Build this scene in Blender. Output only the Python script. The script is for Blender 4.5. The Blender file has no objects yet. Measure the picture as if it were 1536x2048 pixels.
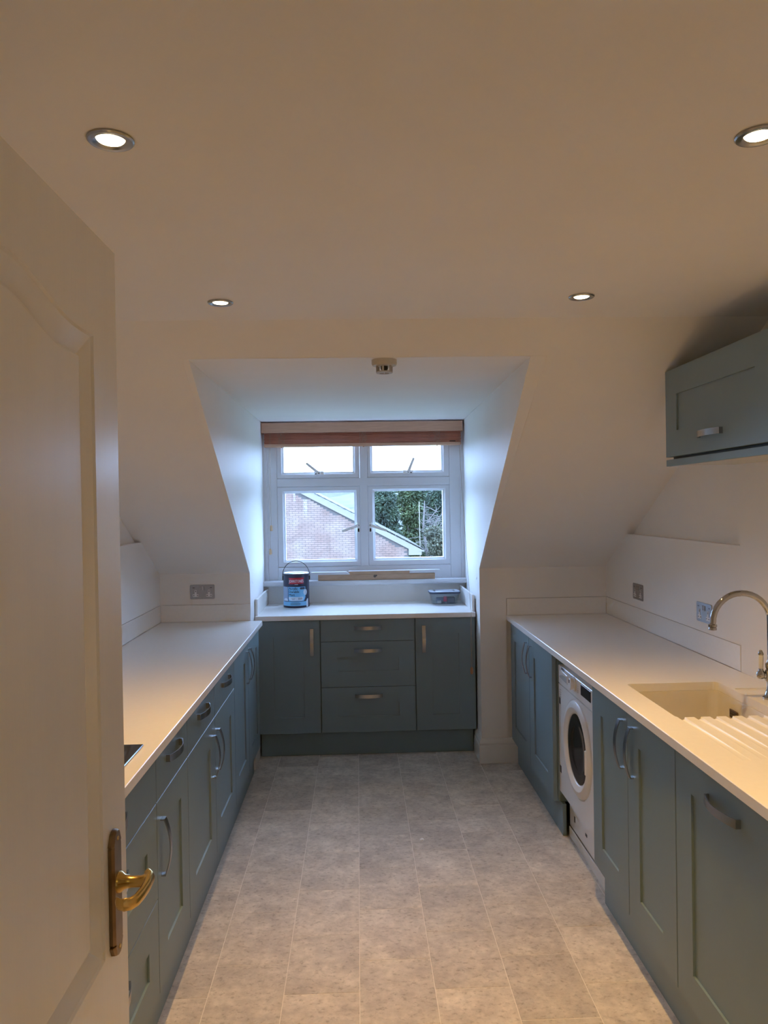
import bpy, bmesh, math, random
from mathutils import Vector, Matrix
random.seed(7)
C = bpy.context.scene.collection
PI = math.pi

# ------------------------------------------------------------------ camera, world, lamps, exposure
F_PX, CAM_Z = 1534.4, 1.588
YAW, PITCH, ROLL = .0346, -.0093, .0162
fw = Vector((math.sin(YAW)*math.cos(PITCH), math.cos(YAW)*math.cos(PITCH), math.sin(PITCH)))
rt = Vector((math.cos(YAW), -math.sin(YAW), 0)); up = rt.cross(fw)
rt2 = rt*math.cos(ROLL) - up*math.sin(ROLL); up2 = rt*math.sin(ROLL) + up*math.cos(ROLL)
cam = bpy.data.cameras.new('camera'); camo = bpy.data.objects.new('camera', cam); C.objects.link(camo)
cam.sensor_fit = 'HORIZONTAL'; cam.sensor_width = 36.0; cam.lens = 36.0*F_PX/1536.0
cam.clip_start = .05; cam.clip_end = 2000
camo.matrix_world = Matrix(((rt2.x, up2.x, -fw.x, 0), (rt2.y, up2.y, -fw.y, 0), (rt2.z, up2.z, -fw.z, CAM_Z), (0, 0, 0, 1)))
bpy.context.scene.camera = camo

SKY = (0.40, 0.595, 1.0); SKY_STRENGTH = 16.8
LAMP_W = 2.9; LAMP_COL = (1.0, .60, .20); LAMP_SPREAD = math.radians(88)
HALL_FILL_W = 1.8  # power of the fill light added behind the camera
EXPOSURE = 0.20
world = bpy.data.worlds.new('overcast_sky'); bpy.context.scene.world = world; world.use_nodes = True
wn = world.node_tree.nodes; wl = world.node_tree.links
bg = wn['Background']; bg.inputs['Color'].default_value = (*SKY, 1); bg.inputs['Strength'].default_value = SKY_STRENGTH
vs = bpy.context.scene.view_settings
vs.view_transform = 'Standard'; vs.look = 'None'; vs.gamma = 1.0; vs.exposure = EXPOSURE; vs.use_curve_mapping = False
bpy.context.scene.display_settings.display_device = 'sRGB'
cy = bpy.context.scene.cycles
cy.max_bounces = 14; cy.diffuse_bounces = 10; cy.glossy_bounces = 4; cy.transmission_bounces = 8; cy.transparent_max_bounces = 12
cy.sample_clamp_indirect = 6.0; cy.caustics_reflective = False; cy.caustics_refractive = False
cy.use_denoising = True

# ------------------------------------------------------------------ materials
def lin(r, g, b):
    f = lambda c: (c/255/12.92) if c/255 <= .04045 else ((c/255+.055)/1.055)**2.4
    return (f(r), f(g), f(b))
def mat(name, col, rough=.5, metal=0.0, var=0.0, scale=8.0, bump=0.0, bscale=60.0, stretch=None, spec=.5, coat=0.0):
    m = bpy.data.materials.new(name); m.use_nodes = True
    n = m.node_tree.nodes; l = m.node_tree.links; b = n['Principled BSDF']
    b.inputs['Base Color'].default_value = (*col, 1); b.inputs['Roughness'].default_value = rough
    b.inputs['Metallic'].default_value = metal; b.inputs['Specular IOR Level'].default_value = spec
    b.inputs['Coat Weight'].default_value = coat
    if var or bump:
        tc = n.new('ShaderNodeTexCoord'); mp = n.new('ShaderNodeMapping'); l.new(tc.outputs['Object'], mp.inputs[0])
        if stretch: mp.inputs['Scale'].default_value = stretch
        if var:
            nz = n.new('ShaderNodeTexNoise'); nz.inputs['Scale'].default_value = scale; nz.inputs['Detail'].default_value = 6
            l.new(mp.outputs[0], nz.inputs['Vector'])
            rp = n.new('ShaderNodeMapRange'); rp.inputs[1].default_value = .3; rp.inputs[2].default_value = .7
            rp.inputs[3].default_value = 1-var; rp.inputs[4].default_value = 1+var; l.new(nz.outputs['Fac'], rp.inputs[0])
            mx = n.new('ShaderNodeVectorMath'); mx.operation = 'SCALE'; mx.inputs[0].default_value = col
            l.new(rp.outputs[0], mx.inputs['Scale']); l.new(mx.outputs[0], b.inputs['Base Color'])
        if bump:
            nb = n.new('ShaderNodeTexNoise'); nb.inputs['Scale'].default_value = bscale; nb.inputs['Detail'].default_value = 3
            l.new(mp.outputs[0], nb.inputs['Vector'])
            bp = n.new('ShaderNodeBump'); bp.inputs['Strength'].default_value = bump; bp.inputs['Distance'].default_value = .002
            l.new(nb.outputs['Fac'], bp.inputs['Height']); l.new(bp.outputs[0], b.inputs['Normal'])
    return m
def emit(name, col, s):
    m = bpy.data.materials.new(name); m.use_nodes = True; n = m.node_tree.nodes; n.clear()
    e = n.new('ShaderNodeEmission'); o = n.new('ShaderNodeOutputMaterial'); e.inputs[0].default_value = (*col, 1); e.inputs[1].default_value = s
    m.node_tree.links.new(e.outputs[0], o.inputs[0]); return m
def pane_mat(name, tint=(1, 1, 1), refl=1.0):
    m = bpy.data.materials.new(name); m.use_nodes = True; n = m.node_tree.nodes; l = m.node_tree.links; n.clear()
    o = n.new('ShaderNodeOutputMaterial'); t = n.new('ShaderNodeBsdfTransparent'); g = n.new('ShaderNodeBsdfGlossy'); mx = n.new('ShaderNodeMixShader')
    t.inputs[0].default_value = (*tint, 1); g.inputs['Roughness'].default_value = .02
    lw = n.new('ShaderNodeLayerWeight'); lw.inputs[0].default_value = .5          # Schlick reflectance, alike from both sides
    pw = n.new('ShaderNodeMath'); pw.operation = 'POWER'; pw.inputs[1].default_value = 5; l.new(lw.outputs['Facing'], pw.inputs[0])
    mu = n.new('ShaderNodeMath'); mu.operation = 'MULTIPLY_ADD'; mu.inputs[1].default_value = .9; mu.inputs[2].default_value = .022*refl
    l.new(pw.outputs[0], mu.inputs[0]); l.new(mu.outputs[0], mx.inputs[0]); l.new(t.outputs[0], mx.inputs[1]); l.new(g.outputs[0], mx.inputs[2]); l.new(mx.outputs[0], o.inputs[0])
    return m

M = {}
M['wall'] = mat('wall_paint', (.87, .86, .84), .55, var=.015, scale=3, bump=.05, bscale=220, spec=.3)
M['ceil'] = mat('ceiling_paint', (.86, .845, .82), .6, var=.015, scale=3, bump=.05, bscale=200, spec=.3)
M['gloss'] = mat('white_gloss_paint', (.82, .81, .785), .27, var=.02, scale=4, bump=.06, bscale=40, stretch=(4, 4, .4))
M['cab'] = mat('painted_cabinet', (.185, .264, .292), .42, var=.02, scale=5, bump=.04, bscale=150)
M['top'] = mat('quartz_worktop', (.90, .89, .87), .26, var=.012, scale=60)
M['steel'] = mat('brushed_steel', (.42, .43, .44), .25, 1.0, var=.05, scale=40, stretch=(1, 12, 12))
M['chrome'] = mat('chrome', (.44, .44, .45), .05, 1.0, var=.01, scale=3)
M['brass'] = mat('aged_brass', (.62, .42, .14), .24, 1.0, var=.12, scale=30)
M['bronze'] = mat('tarnished_plate', (.19, .13, .075), .3, 1.0, var=.25, scale=25)
M['plate'] = mat('socket_plate', (.40, .40, .41), .36, 1.0, var=.06, scale=60, stretch=(8, 1, 1))
M['white'] = mat('white_plastic', (.80, .80, .79), .3, var=.01)
M['upvc'] = mat('white_window_plastic', (.74, .76, .80), .32, var=.015, scale=6)
M['wmwhite'] = mat('white_enamel', (.80, .80, .80), .28, var=.01)
M['grey'] = mat('grey_plastic', (.45, .45, .45), .4, var=.04)
M['black'] = mat('black_plastic', (.012, .012, .013), .35, var=.1)
M['dark'] = mat('dark_rubber_and_gap_shade', (.03, .03, .032), .5, var=.1)
M['hob'] = mat('black_glass', (.012, .012, .014), .08, var=.05)
M['panel'] = mat('pale_laminate', (.55, .54, .50), .5, var=.02)
M['sink'] = mat('cream_sink', (.72, .68, .60), .4, var=.02, scale=20)
M['overflow'] = mat('overflow_slot', (.16, .10, .05), .4, .6, var=.2, scale=40)
M['batten'] = mat('grey_rail', (.72, .72, .70), .45, var=.06)
M['pine'] = mat('pine_wood', (.42, .27, .17), .55, var=.16, scale=9, stretch=(1.5, 22, 22))
M['valance'] = mat('valance_wood', (.52, .30, .19), .5, var=.12, scale=8, stretch=(1.2, 30, 30))
M['slat'] = mat('slat_wood', (.56, .20, .11), .42, var=.2, scale=10, stretch=(1.2, 40, 40))
M['cord'] = mat('beige_cord', (.46, .36, .26), .8, var=.1)
M['acorn'] = mat('cord_acorn_wood', (.42, .20, .09), .5, var=.12)
M['oak'] = mat('pale_acorn_wood', (.62, .42, .24), .5, var=.1)
M['pane'] = pane_mat('window_glass', (.97, .985, .98))
M['navy'] = mat('tin_navy', (.010, .012, .035), .32, var=.05)
M['sky'] = mat('tin_blue', (.16, .42, .66), .35, var=.05)
M['tinwhite'] = mat('tin_white', (.62, .70, .78), .35, var=.03)
M['tingrey'] = mat('tin_room_print', (.25, .32, .45), .35, var=.12, scale=14)
M['red'] = mat('tin_red', (.40, .015, .03), .35, var=.04)
M['lid'] = mat('tin_lid', (.50, .52, .55), .25, .7, var=.04)
M['tub'] = pane_mat('tub_plastic', (.90, .93, .95), 5.0)
M['tublid'] = mat('tub_lid', (.42, .45, .50), .3, var=.03)
M['tubrim'] = mat('tub_rim', (.045, .06, .10), .35, var=.04)
M['pinkpack'] = mat('pink_packet', (.55, .03, .10), .5, var=.1)
M['seal'] = mat('detector_plastic', (.55, .50, .40), .45, var=.04)
M['glassdoor'] = mat('washer_glass', (.02, .02, .022), .06, var=.05, spec=.8)
M['drum'] = mat('washer_drum', (.30, .30, .30), .3, .9, var=.05)
M['dead'] = mat('bare_bark', (.10, .085, .075), .8, var=.2)
M['bark'] = mat('tree_bark', (.08, .06, .05), .9, var=.3)
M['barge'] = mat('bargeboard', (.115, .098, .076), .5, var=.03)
M['tile_r'] = mat('roof_tile', (.020, .016, .013), .75, var=.35, scale=6)
M['mortar'] = mat('mortar', (.060, .050, .045), .9, var=.12)
M['lawn'] = mat('grass_ground', (.045, .075, .03), .95, var=.35, scale=1.5)
M['polem'] = mat('weathered_pole', (.16, .14, .11), .8, var=.1)
M['chip'] = mat('paint_chip', (.8, .8, .78), .6, var=.02)

def mat_floor():
    m = bpy.data.materials.new('stone_vinyl_tile'); m.use_nodes = True; n = m.node_tree.nodes; l = m.node_tree.links; b = n['Principled BSDF']
    g = n.new('ShaderNodeNewGeometry'); oi = n.new('ShaderNodeObjectInfo')
    off = n.new('ShaderNodeVectorMath'); off.operation = 'SCALE'; off.inputs[0].default_value = (3.1, 7.7, 1.3); l.new(oi.outputs['Random'], off.inputs['Scale'])
    ad = n.new('ShaderNodeVectorMath'); ad.operation = 'ADD'; l.new(g.outputs['Position'], ad.inputs[0]); l.new(off.outputs[0], ad.inputs[1])
    def noise(s, d, r=.6, v=None):
        t = n.new('ShaderNodeTexNoise'); t.inputs['Scale'].default_value = s; t.inputs['Detail'].default_value = d; t.inputs['Roughness'].default_value = r
        l.new(v or ad.outputs[0], t.inputs['Vector']); return t.outputs['Fac']
    n1 = noise(7, 7, .65); n2 = noise(34, 5, .6)
    mp = n.new('ShaderNodeMapping'); mp.inputs['Scale'].default_value = (58, 74, 1); mp.inputs['Rotation'].default_value = (0, 0, .3); l.new(ad.outputs[0], mp.inputs[0])
    n3 = noise(1.0, 4, .6, mp.outputs[0])
    r1 = n.new('ShaderNodeValToRGB'); l.new(n1, r1.inputs[0])
    e = r1.color_ramp.elements; e[0].position = .32; e[0].color = (.47, .42, .365, 1); e[1].position = .68; e[1].color = (.71, .65, .56, 1)
    r2 = n.new('ShaderNodeValToRGB'); l.new(n3, r2.inputs[0]); e = r2.color_ramp.elements; e[0].position = .30; e[0].color = (.70, .68, .66, 1); e[1].position = .46; e[1].color = (1, 1, 1, 1)
    r3 = n.new('ShaderNodeMapRange'); l.new(n2, r3.inputs[0]); r3.inputs[1].default_value = .3; r3.inputs[2].default_value = .7; r3.inputs[3].default_value = .86; r3.inputs[4].default_value = 1.12
    rv = n.new('ShaderNodeMapRange'); l.new(oi.outputs['Random'], rv.inputs[0]); rv.inputs[3].default_value = .90; rv.inputs[4].default_value = 1.08
    a = n.new('ShaderNodeVectorMath'); a.operation = 'MULTIPLY'; l.new(r1.outputs[0], a.inputs[0]); l.new(r2.outputs[0], a.inputs[1])
    mm = n.new('ShaderNodeMath'); mm.operation = 'MULTIPLY'; l.new(r3.outputs[0], mm.inputs[0]); l.new(rv.outputs[0], mm.inputs[1])
    s = n.new('ShaderNodeVectorMath'); s.operation = 'SCALE'; l.new(a.outputs[0], s.inputs[0]); l.new(mm.outputs[0], s.inputs['Scale'])
    l.new(s.outputs[0], b.inputs['Base Color']); b.inputs['Roughness'].default_value = .62; b.inputs['Specular IOR Level'].default_value = .3
    bp = n.new('ShaderNodeBump'); bp.inputs['Strength'].default_value = .18; bp.inputs['Distance'].default_value = .001; l.new(n3, bp.inputs['Height']); l.new(bp.outputs[0], b.inputs['Normal'])
    return m
M['floor'] = mat_floor()
M['grout'] = mat('tile_joint', (.80, .74, .67), .8, var=.05)

def mat_brick():
    m = bpy.data.materials.new('brick_clay'); m.use_nodes = True; n = m.node_tree.nodes; l = m.node_tree.links; b = n['Principled BSDF']
    g = n.new('ShaderNodeNewGeometry'); vf = n.new('ShaderNodeTexVoronoi'); vf.inputs['Scale'].default_value = 4.5; l.new(g.outputs['Position'], vf.inputs['Vector'])
    n1 = n.new('ShaderNodeTexNoise'); n1.inputs['Scale'].default_value = 1.1; n1.inputs['Detail'].default_value = 5; l.new(g.outputs['Position'], n1.inputs['Vector'])
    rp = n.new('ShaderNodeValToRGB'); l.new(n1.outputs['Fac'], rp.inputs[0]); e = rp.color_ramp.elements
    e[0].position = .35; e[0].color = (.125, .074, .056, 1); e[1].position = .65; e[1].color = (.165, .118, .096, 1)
    sp = n.new('ShaderNodeSeparateXYZ'); l.new(g.outputs['Position'], sp.inputs[0])
    # lime streaks run down from under the bargeboard
    def band(v, lo, hi, soft):
        r = n.new('ShaderNodeMapRange'); r.interpolation_type = 'SMOOTHSTEP'; l.new(v, r.inputs[0]); r.inputs[1].default_value = lo; r.inputs[2].default_value = lo+soft
        q = n.new('ShaderNodeMapRange'); q.interpolation_type = 'SMOOTHSTEP'; l.new(v, q.inputs[0]); q.inputs[1].default_value = hi-soft; q.inputs[2].default_value = hi; q.inputs[3].default_value = 1; q.inputs[4].default_value = 0
        t = n.new('ShaderNodeMath'); t.operation = 'MULTIPLY'; l.new(r.outputs[0], t.inputs[0]); l.new(q.outputs[0], t.inputs[1]); return t.outputs[0]
    bx = band(sp.outputs[0], -1.98, -1.80, .06); bz = band(sp.outputs[2], 1.10, 2.6, .5)
    bx2 = band(sp.outputs[0], -2.34, -2.22, .05); bz2 = band(sp.outputs[2], 1.65, 2.6, .3)
    def mul(a, c):
        t = n.new('ShaderNodeMath'); t.operation = 'MULTIPLY'; l.new(a, t.inputs[0]); l.new(c, t.inputs[1]); return t.outputs[0]
    ad = n.new('ShaderNodeMath'); ad.operation = 'ADD'; l.new(mul(bx, bz), ad.inputs[0]); l.new(mul(bx2, bz2), ad.inputs[1])
    n2 = n.new('ShaderNodeTexNoise'); n2.inputs['Scale'].default_value = 9; l.new(g.outputs['Position'], n2.inputs['Vector'])
    st = n.new('ShaderNodeMath'); st.operation = 'MULTIPLY'; l.new(ad.outputs[0], st.inputs[0]); l.new(n2.outputs['Fac'], st.inputs[1])
    mx = n.new('ShaderNodeMix'); mx.data_type = 'RGBA'; l.new(st.outputs[0], mx.inputs[0]); l.new(rp.outputs[0], mx.inputs[6]); mx.inputs[7].default_value = (.26, .235, .22, 1)
    hv = n.new('ShaderNodeMapRange'); l.new(vf.outputs['Color'], hv.inputs[0]); hv.inputs[3].default_value = .86; hv.inputs[4].default_value = 1.12
    s = n.new('ShaderNodeVectorMath'); s.operation = 'SCALE'; l.new(mx.outputs[2], s.inputs[0]); l.new(hv.outputs[0], s.inputs['Scale'])
    l.new(s.outputs[0], b.inputs['Base Color']); b.inputs['Roughness'].default_value = .9; return m
M['brick'] = mat_brick()
def mat_leaf(name, c0, c1, scale=1.2):
    m = bpy.data.materials.new(name); m.use_nodes = True; n = m.node_tree.nodes; l = m.node_tree.links; b = n['Principled BSDF']
    g = n.new('ShaderNodeNewGeometry'); n1 = n.new('ShaderNodeTexNoise'); n1.inputs['Scale'].default_value = scale; n1.inputs['Detail'].default_value = 6; l.new(g.outputs['Position'], n1.inputs['Vector'])
    rp = n.new('ShaderNodeValToRGB'); l.new(n1.outputs['Fac'], rp.inputs[0]); e = rp.color_ramp.elements; e[0].position = .36; e[0].color = (*c0, 1); e[1].position = .66; e[1].color = (*c1, 1)
    l.new(rp.outputs[0], b.inputs['Base Color']); b.inputs['Roughness'].default_value = .7; return m
M['leaf'] = mat_leaf('conifer_leaf', (.009, .019, .011), (.034, .058, .024))
M['leaf2'] = mat_leaf('yellow_green_leaf', (.020, .036, .010), (.062, .085, .026))
M['leaf3'] = mat_leaf('olive_leaf', (.035, .040, .022), (.085, .085, .048), 2.0)
M['hill'] = mat_leaf('hillside_woods', (.009, .011, .006), (.028, .026, .016), .25)

# ------------------------------------------------------------------ builders
class MB:
    def __init__(s): s.bm = bmesh.new()
    def box(s, x0, x1, y0, y1, z0, z1, bev=0.0, seg=1):
        b = bmesh.new(); bmesh.ops.create_cube(b, size=1)
        for v in b.verts: v.co = Vector(((x0+x1)/2+v.co.x*(x1-x0), (y0+y1)/2+v.co.y*(y1-y0), (z0+z1)/2+v.co.z*(z1-z0)))
        if bev: bmesh.ops.bevel(b, geom=b.edges[:], offset=bev, segments=seg, affect='EDGES', profile=.5)
        return s.merge(b)
    def merge(s, b, mtx=None):
        if mtx is not None: bmesh.ops.transform(b, matrix=mtx, verts=b.verts)
        me = bpy.data.meshes.new('t'); b.to_mesh(me); b.free(); s.bm.from_mesh(me); bpy.data.meshes.remove(me); return s
    def poly(s, pts):
        return s.bm.faces.new([s.bm.verts.new(p) for p in pts])
    def prism(s, pts, d):
        d = Vector(d); a = [s.bm.verts.new(p) for p in pts]; b = [s.bm.verts.new(Vector(p)+d) for p in pts]; n = len(a)
        s.bm.faces.new(a); s.bm.faces.new(b[::-1])
        for i in range(n): s.bm.faces.new((a[i], b[i], b[(i+1) % n], a[(i+1) % n]))
        return s
    def loft(s, loops, cap0=True, cap1=True, closed=True):
        L = [[s.bm.verts.new(p) for p in lp] for lp in loops]; n = len(L[0])
        for a, b in zip(L, L[1:]):
            for i in range(n if closed else n-1):
                j = (i+1) % n
                s.bm.faces.new((a[i], a[j], b[j], b[i]))
        if cap0: s.bm.faces.new(L[0][::-1])
        if cap1: s.bm.faces.new(L[-1])
        return s
    def lathe(s, prof, n=24, axis='z', at=(0, 0, 0), cap=True, mtx=None):
        loops = []
        for r, h in prof:
            lp = []
            for i in range(n):
                a = 2*PI*i/n; c, q = r*math.cos(a), r*math.sin(a)
                p = {'z': (c, q, h), 'x': (h, c, q), 'y': (q, h, c)}[axis]
                p = Vector(p)
                if mtx is not None: p = mtx @ p
                lp.append(p+Vector(at))
            loops.append(lp)
        return s.loft(loops, cap, cap)
    def tube(s, pts, r, n=10, cap=True):
        pts = [Vector(p) for p in pts]; rs = r if isinstance(r, (list, tuple)) else [r]*len(pts)
        loops = []; u = None
        for i, p in enumerate(pts):
            t = (pts[min(i+1, len(pts)-1)]-pts[max(i-1, 0)]).normalized()
            if u is None:
                u = t.orthogonal().normalized()
            u = (u-t*u.dot(t)).normalized(); w = t.cross(u)
            loops.append([p+(u*math.cos(2*PI*k/n)+w*math.sin(2*PI*k/n))*rs[i] for k in range(n)])
        return s.loft(loops, cap, cap)
    def mesh(s, name, smooth=False):
        bmesh.ops.recalc_face_normals(s.bm, faces=s.bm.faces)
        me = bpy.data.meshes.new(name); s.bm.to_mesh(me); s.bm.free()
        if smooth: me.polygons.foreach_set('use_smooth', [True]*len(me.polygons))
        return me
def wloc(o):
    v = Vector(o.location)
    while o.parent: o = o.parent; v = v+o.location
    return v
def link(name, me, m=None, parent=None, smooth=None):
    o = bpy.data.objects.new(name, me); C.objects.link(o)
    if m is not None:
        me.materials.clear(); me.materials.append(m)
    if parent is not None:
        o.parent = parent; o.location = -wloc(parent)
    if smooth: auto_smooth(me, smooth)
    return o
def auto_smooth(me, deg):
    me.polygons.foreach_set('use_smooth', [True]*len(me.polygons)); me.set_sharp_from_angle(angle=math.radians(deg))
def obj(name, mb, m, parent=None, smooth=None):
    return link(name, mb.mesh(name), m, parent, smooth)
def thing(name, label, cat, loc=(0, 0, 0), group=None):
    o = bpy.data.objects.new(name, None); C.objects.link(o); o.location = loc; o.empty_display_size = .05
    return tag(o, label, cat, group)
def tag(o, label, cat, group=None):
    o['label'] = label; o['category'] = cat
    if group: o['group'] = group
    return o
def struct(o): o['kind'] = 'structure'; return o
def stuff(o): o['kind'] = 'stuff'; return o
def to_base(o, loc):                       # give a single-mesh thing its own origin
    o.data.transform(Matrix.Translation(-Vector(loc))); o.location = loc; return o
def dup(root, delta, label=None):
    def cp(o, par):
        c = o.copy(); C.objects.link(c)
        if par is not None: c.parent = par
        for ch in o.children: cp(ch, c)
        return c
    r = cp(root, None); r.location = Vector(root.location)+Vector(delta)
    if label: r['label'] = label
    return r

# ------------------------------------------------------------------ dimensions
XWL, XWR = -1.195, 1.518
YK = 4.658; ZK = 1.19; SL = .559                      # knee wall, slope foot, slope gradient
ZC = 2.254; YC = YK-(ZC-ZK)/SL
RL, RR = -.656, .7375                                 # dormer reveals at the knee wall
RL2, RR2 = -.668, .767                                # and at the window
YW, YF = 5.46, 5.50                                   # wall under the sill, window frame face
ZT = .90; ZB = .87                                    # worktop top and underside
XL, XR = -.586, .8997; XLF, XRF = -.606, .9175; YBF = 4.840
slope_z = lambda y: ZK+SL*(YK-y)
ZD = 2.152; YD = YK-(ZD-ZK)/SL; ZD2 = 2.186           # dormer ceiling: front height / y of its edge, height at the window

# ------------------------------------------------------------------ room shell
fl = struct(obj('floor', MB().box(-1.4, 1.75, -1.7, 5.6, -.06, -.0009), M['grout']))
L_T, W_T, X_T, Y_T = .3374, .2471, -.0179, 2.662
tm = MB(); g_ = .0013
hx, hy = W_T/2-g_, L_T/2-g_
tm.loft([[(-hx, -hy, -.0009), (hx, -hy, -.0009), (hx, hy, -.0009), (-hx, hy, -.0009)], [(-hx, -hy, -.0005), (hx, -hy, -.0005), (hx, hy, -.0005), (-hx, hy, -.0005)],
         [(-hx+.0006, -hy+.0006, 0), (hx-.0006, -hy+.0006, 0), (hx-.0006, hy-.0006, 0), (-hx+.0006, hy-.0006, 0)]], cap0=False)
tile_me = tm.mesh('tile'); tile_me.materials.append(M['floor'])
for j in range(-3, 5):
    for k in range(-12, 12):
        y = Y_T+(k+.5+(.49 if j % 2 else 0))*L_T
        if y < -1.3 or y-L_T/2 > 4.88: continue
        t = bpy.data.objects.new('tile', tile_me); C.objects.link(t); t.parent = fl; t.location = (X_T+(j+.5)*W_T, y, 0)

# ceiling: flat part, slopes either side of the dormer, dormer ceiling
ce = struct(obj('ceiling', MB().box(-1.4, 1.75, -1.7, YC, ZC, ZC+.1), M['ceil']))
e = .0012
sp = [(-1.35, YC), (1.7, YC), (1.7, 4.80), (RR+e, 4.80), (RR+e, YD-e), (RL-e, YD-e), (RL-e, 4.80), (-1.35, 4.80)]
sm = MB(); sm.prism([(x, y, slope_z(y)) for x, y in sp], (0, 0, .09)); obj('slope', sm, M['ceil'], ce)
dm = MB(); dm.prism([(RL-.1, YD+.0005, ZD), (RR+.1, YD+.0005, ZD), (RR2+.1, 5.7, ZD2), (RL2-.1, 5.7, ZD2)], (0, 0, .09)); obj('dormer_ceiling', dm, M['ceil'], ce)

# back wall: knee walls either side, wall below the window, dormer cheeks
def cheek(x0, x1, d):
    f = lambda y: x0+(x1-x0)*(y-YK)/(YF-YK)
    pts = [(YK+e, -.05), (YK+e, ZK+.002), (YD, ZD+.002), (YD, ZD+.06), (5.7, ZD2+.05), (5.7, -.05)]
    return MB().prism([(f(y), y, z) for y, z in pts], (d, 0, 0))
wb = struct(obj('wall_back', MB().box(RL2-.05, RR2+.05, YW, 5.62, -.05, 1.03), M['wall']))
ZJ = 1.0052                                            # joint above the upstands, which lie flush in the wall face
obj('knee_wall', MB().box(-1.35, RL-e*.5, YK, YK+.1, ZJ, ZK+.03), M['wall'], wb)
obj('knee_wall', MB().box(-1.35, RL-e*.5, YK+.0135, YK+.1, -.05, ZJ-.0002), M['wall'], wb)
obj('knee_wall', MB().box(XR+.0008, 1.7, YK, YK+.1, ZJ, ZK+.03), M['wall'], wb)
obj('knee_wall', MB().box(XR+.0008, 1.7, YK+.0135, YK+.1, -.05, ZJ-.0002), M['wall'], wb)
obj('knee_wall', MB().box(RR+e*.5, XR+.0006, YK, YK+.1, -.05, ZK+.03), M['wall'], wb)
obj('dormer_cheek', cheek(RL, RL2, -.1), M['wall'], wb)
obj('dormer_cheek', cheek(RR, RR2, .1), M['wall'], wb)
# side walls with their recess above 1.4 m
ZN = 1.402
wlft = struct(obj('wall_left', MB().box(XWL-.12, XWL, -.2, YK+.09, ZJ, ZN), M['wall']))
obj('base_wall', MB().box(XWL-.12, XWL-.0135, -.2, YK+.09, -.05, ZJ-.0002), M['wall'], wlft)
obj('recess_wall', MB().box(XWL-.12, XWL-.036, -.2, YK+.09, ZN+.0005, ZC+.05), M['wall'], wlft)
wrgt = struct(obj('wall_right', MB().box(XWR, XWR+.12, 3.0, YK+.09, ZJ, ZN), M['wall']))
obj('base_wall', MB().box(XWR+.0135, XWR+.12, 3.0, YK+.09, -.05, ZJ-.0002), M['wall'], wrgt)
obj('recess_wall', MB().box(XWR+.036, XWR+.12, 3.0, YK+.09, ZN+.0005, ZC+.05), M['wall'], wrgt)
obj('thick_wall', MB().box(XWR, XWR+.12, .3, 2.9995, -.05, ZC+.05), M['wall'], wrgt)
# doorway wall and the hall the camera stands in
wf = struct(obj('wall_front', MB().box(-1.35, -.42, .30, .40, -.05, ZC+.02), M['wall']))
obj('jamb_wall', MB().box(.42, 1.7, .30, .40, -.05, ZC+.02), M['wall'], wf)
obj('lintel_wall', MB().box(-.4195, .4195, .30, .40, 2.03, ZC+.02), M['wall'], wf)
wh = struct(obj('wall_hall', MB().box(-1.35, 1.7, -1.7, -1.6, -.05, ZC+.02), M['wall']))
obj('hall_side', MB().box(-1.40, -1.30, -1.7, -.2, -.05, ZC+.02), M['wall'], wh)
obj('hall_side', MB().box(1.30, 1.40, -1.7, .3, -.05, ZC+.02), M['wall'], wh)

# skirting boards
def skirt_prof(): return [(0, 0), (.018, 0), (.018, .098), (.016, .104), (.0125, .108), (.0125, .116), (.017, .120), (.017, .126), (.012, .137), (.0085, .146), (.0065, .152), (0, .152)]
def skirt(pts, dirs):                                   # pts on the wall line, dirs = offset direction per corner
    return MB().loft([[(p[0]+d[0]*w, p[1]+d[1]*w, z) for w, z in skirt_prof()] for p, d in zip(pts, dirs)])
RRk = RR
bs = struct(obj('baseboard_right', skirt([(.957, YK), (RRk, YK), (RRk+.004, 4.885)], [(0, -1), (-1, -1), (-1, 0)]), M['gloss'], smooth=30))
bs2 = struct(obj('baseboard_left', skirt([(RL-.02, YK), (RL, YK), (RL-.003, 4.885)], [(0, -1), (1, -1), (1, 0)]), M['gloss'], smooth=30))

# ------------------------------------------------------------------ window
def wbox(mb, x0, x1, z0, z1, y0, y1, bev=.003): return mb.box(x0, x1, y0, y1, z0, z1, bev)
win = struct(bpy.data.objects.new('window_1', None)); C.objects.link(win); win.location = (.05, YF, 1.06)
FX0, FX1, FZ0, FZ1 = RL2-.004, RR2+.004, 1.055, 2.185
fm = MB()
wbox(fm, FX0, -.571, FZ0, FZ1, YF, 5.57); wbox(fm, .665, FX1, FZ0, FZ1, YF, 5.57)
wbox(fm, -.572, .666, FZ0, 1.152, YF+.0003, 5.57); wbox(fm, -.572, .666, 2.115, FZ1, YF+.0003, 5.57)
wbox(fm, .0205, .0745, 1.151, 2.117, YF+.0002, 5.57); wbox(fm, -.572, .666, 1.727, 1.785, YF+.0004, 5.57)
wbox(fm, RL2-.004, -.640, FZ0, FZ1, YF-.012, YF+.004); wbox(fm, .742, RR2+.004, FZ0, FZ1, YF-.012, YF+.004)
obj('frame', fm, M['upvc'], win)
def rect(x0, x1, z0, z1, y): return [(x0, y, z0), (x1, y, z0), (x1, y, z1), (x0, y, z1)]
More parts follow.
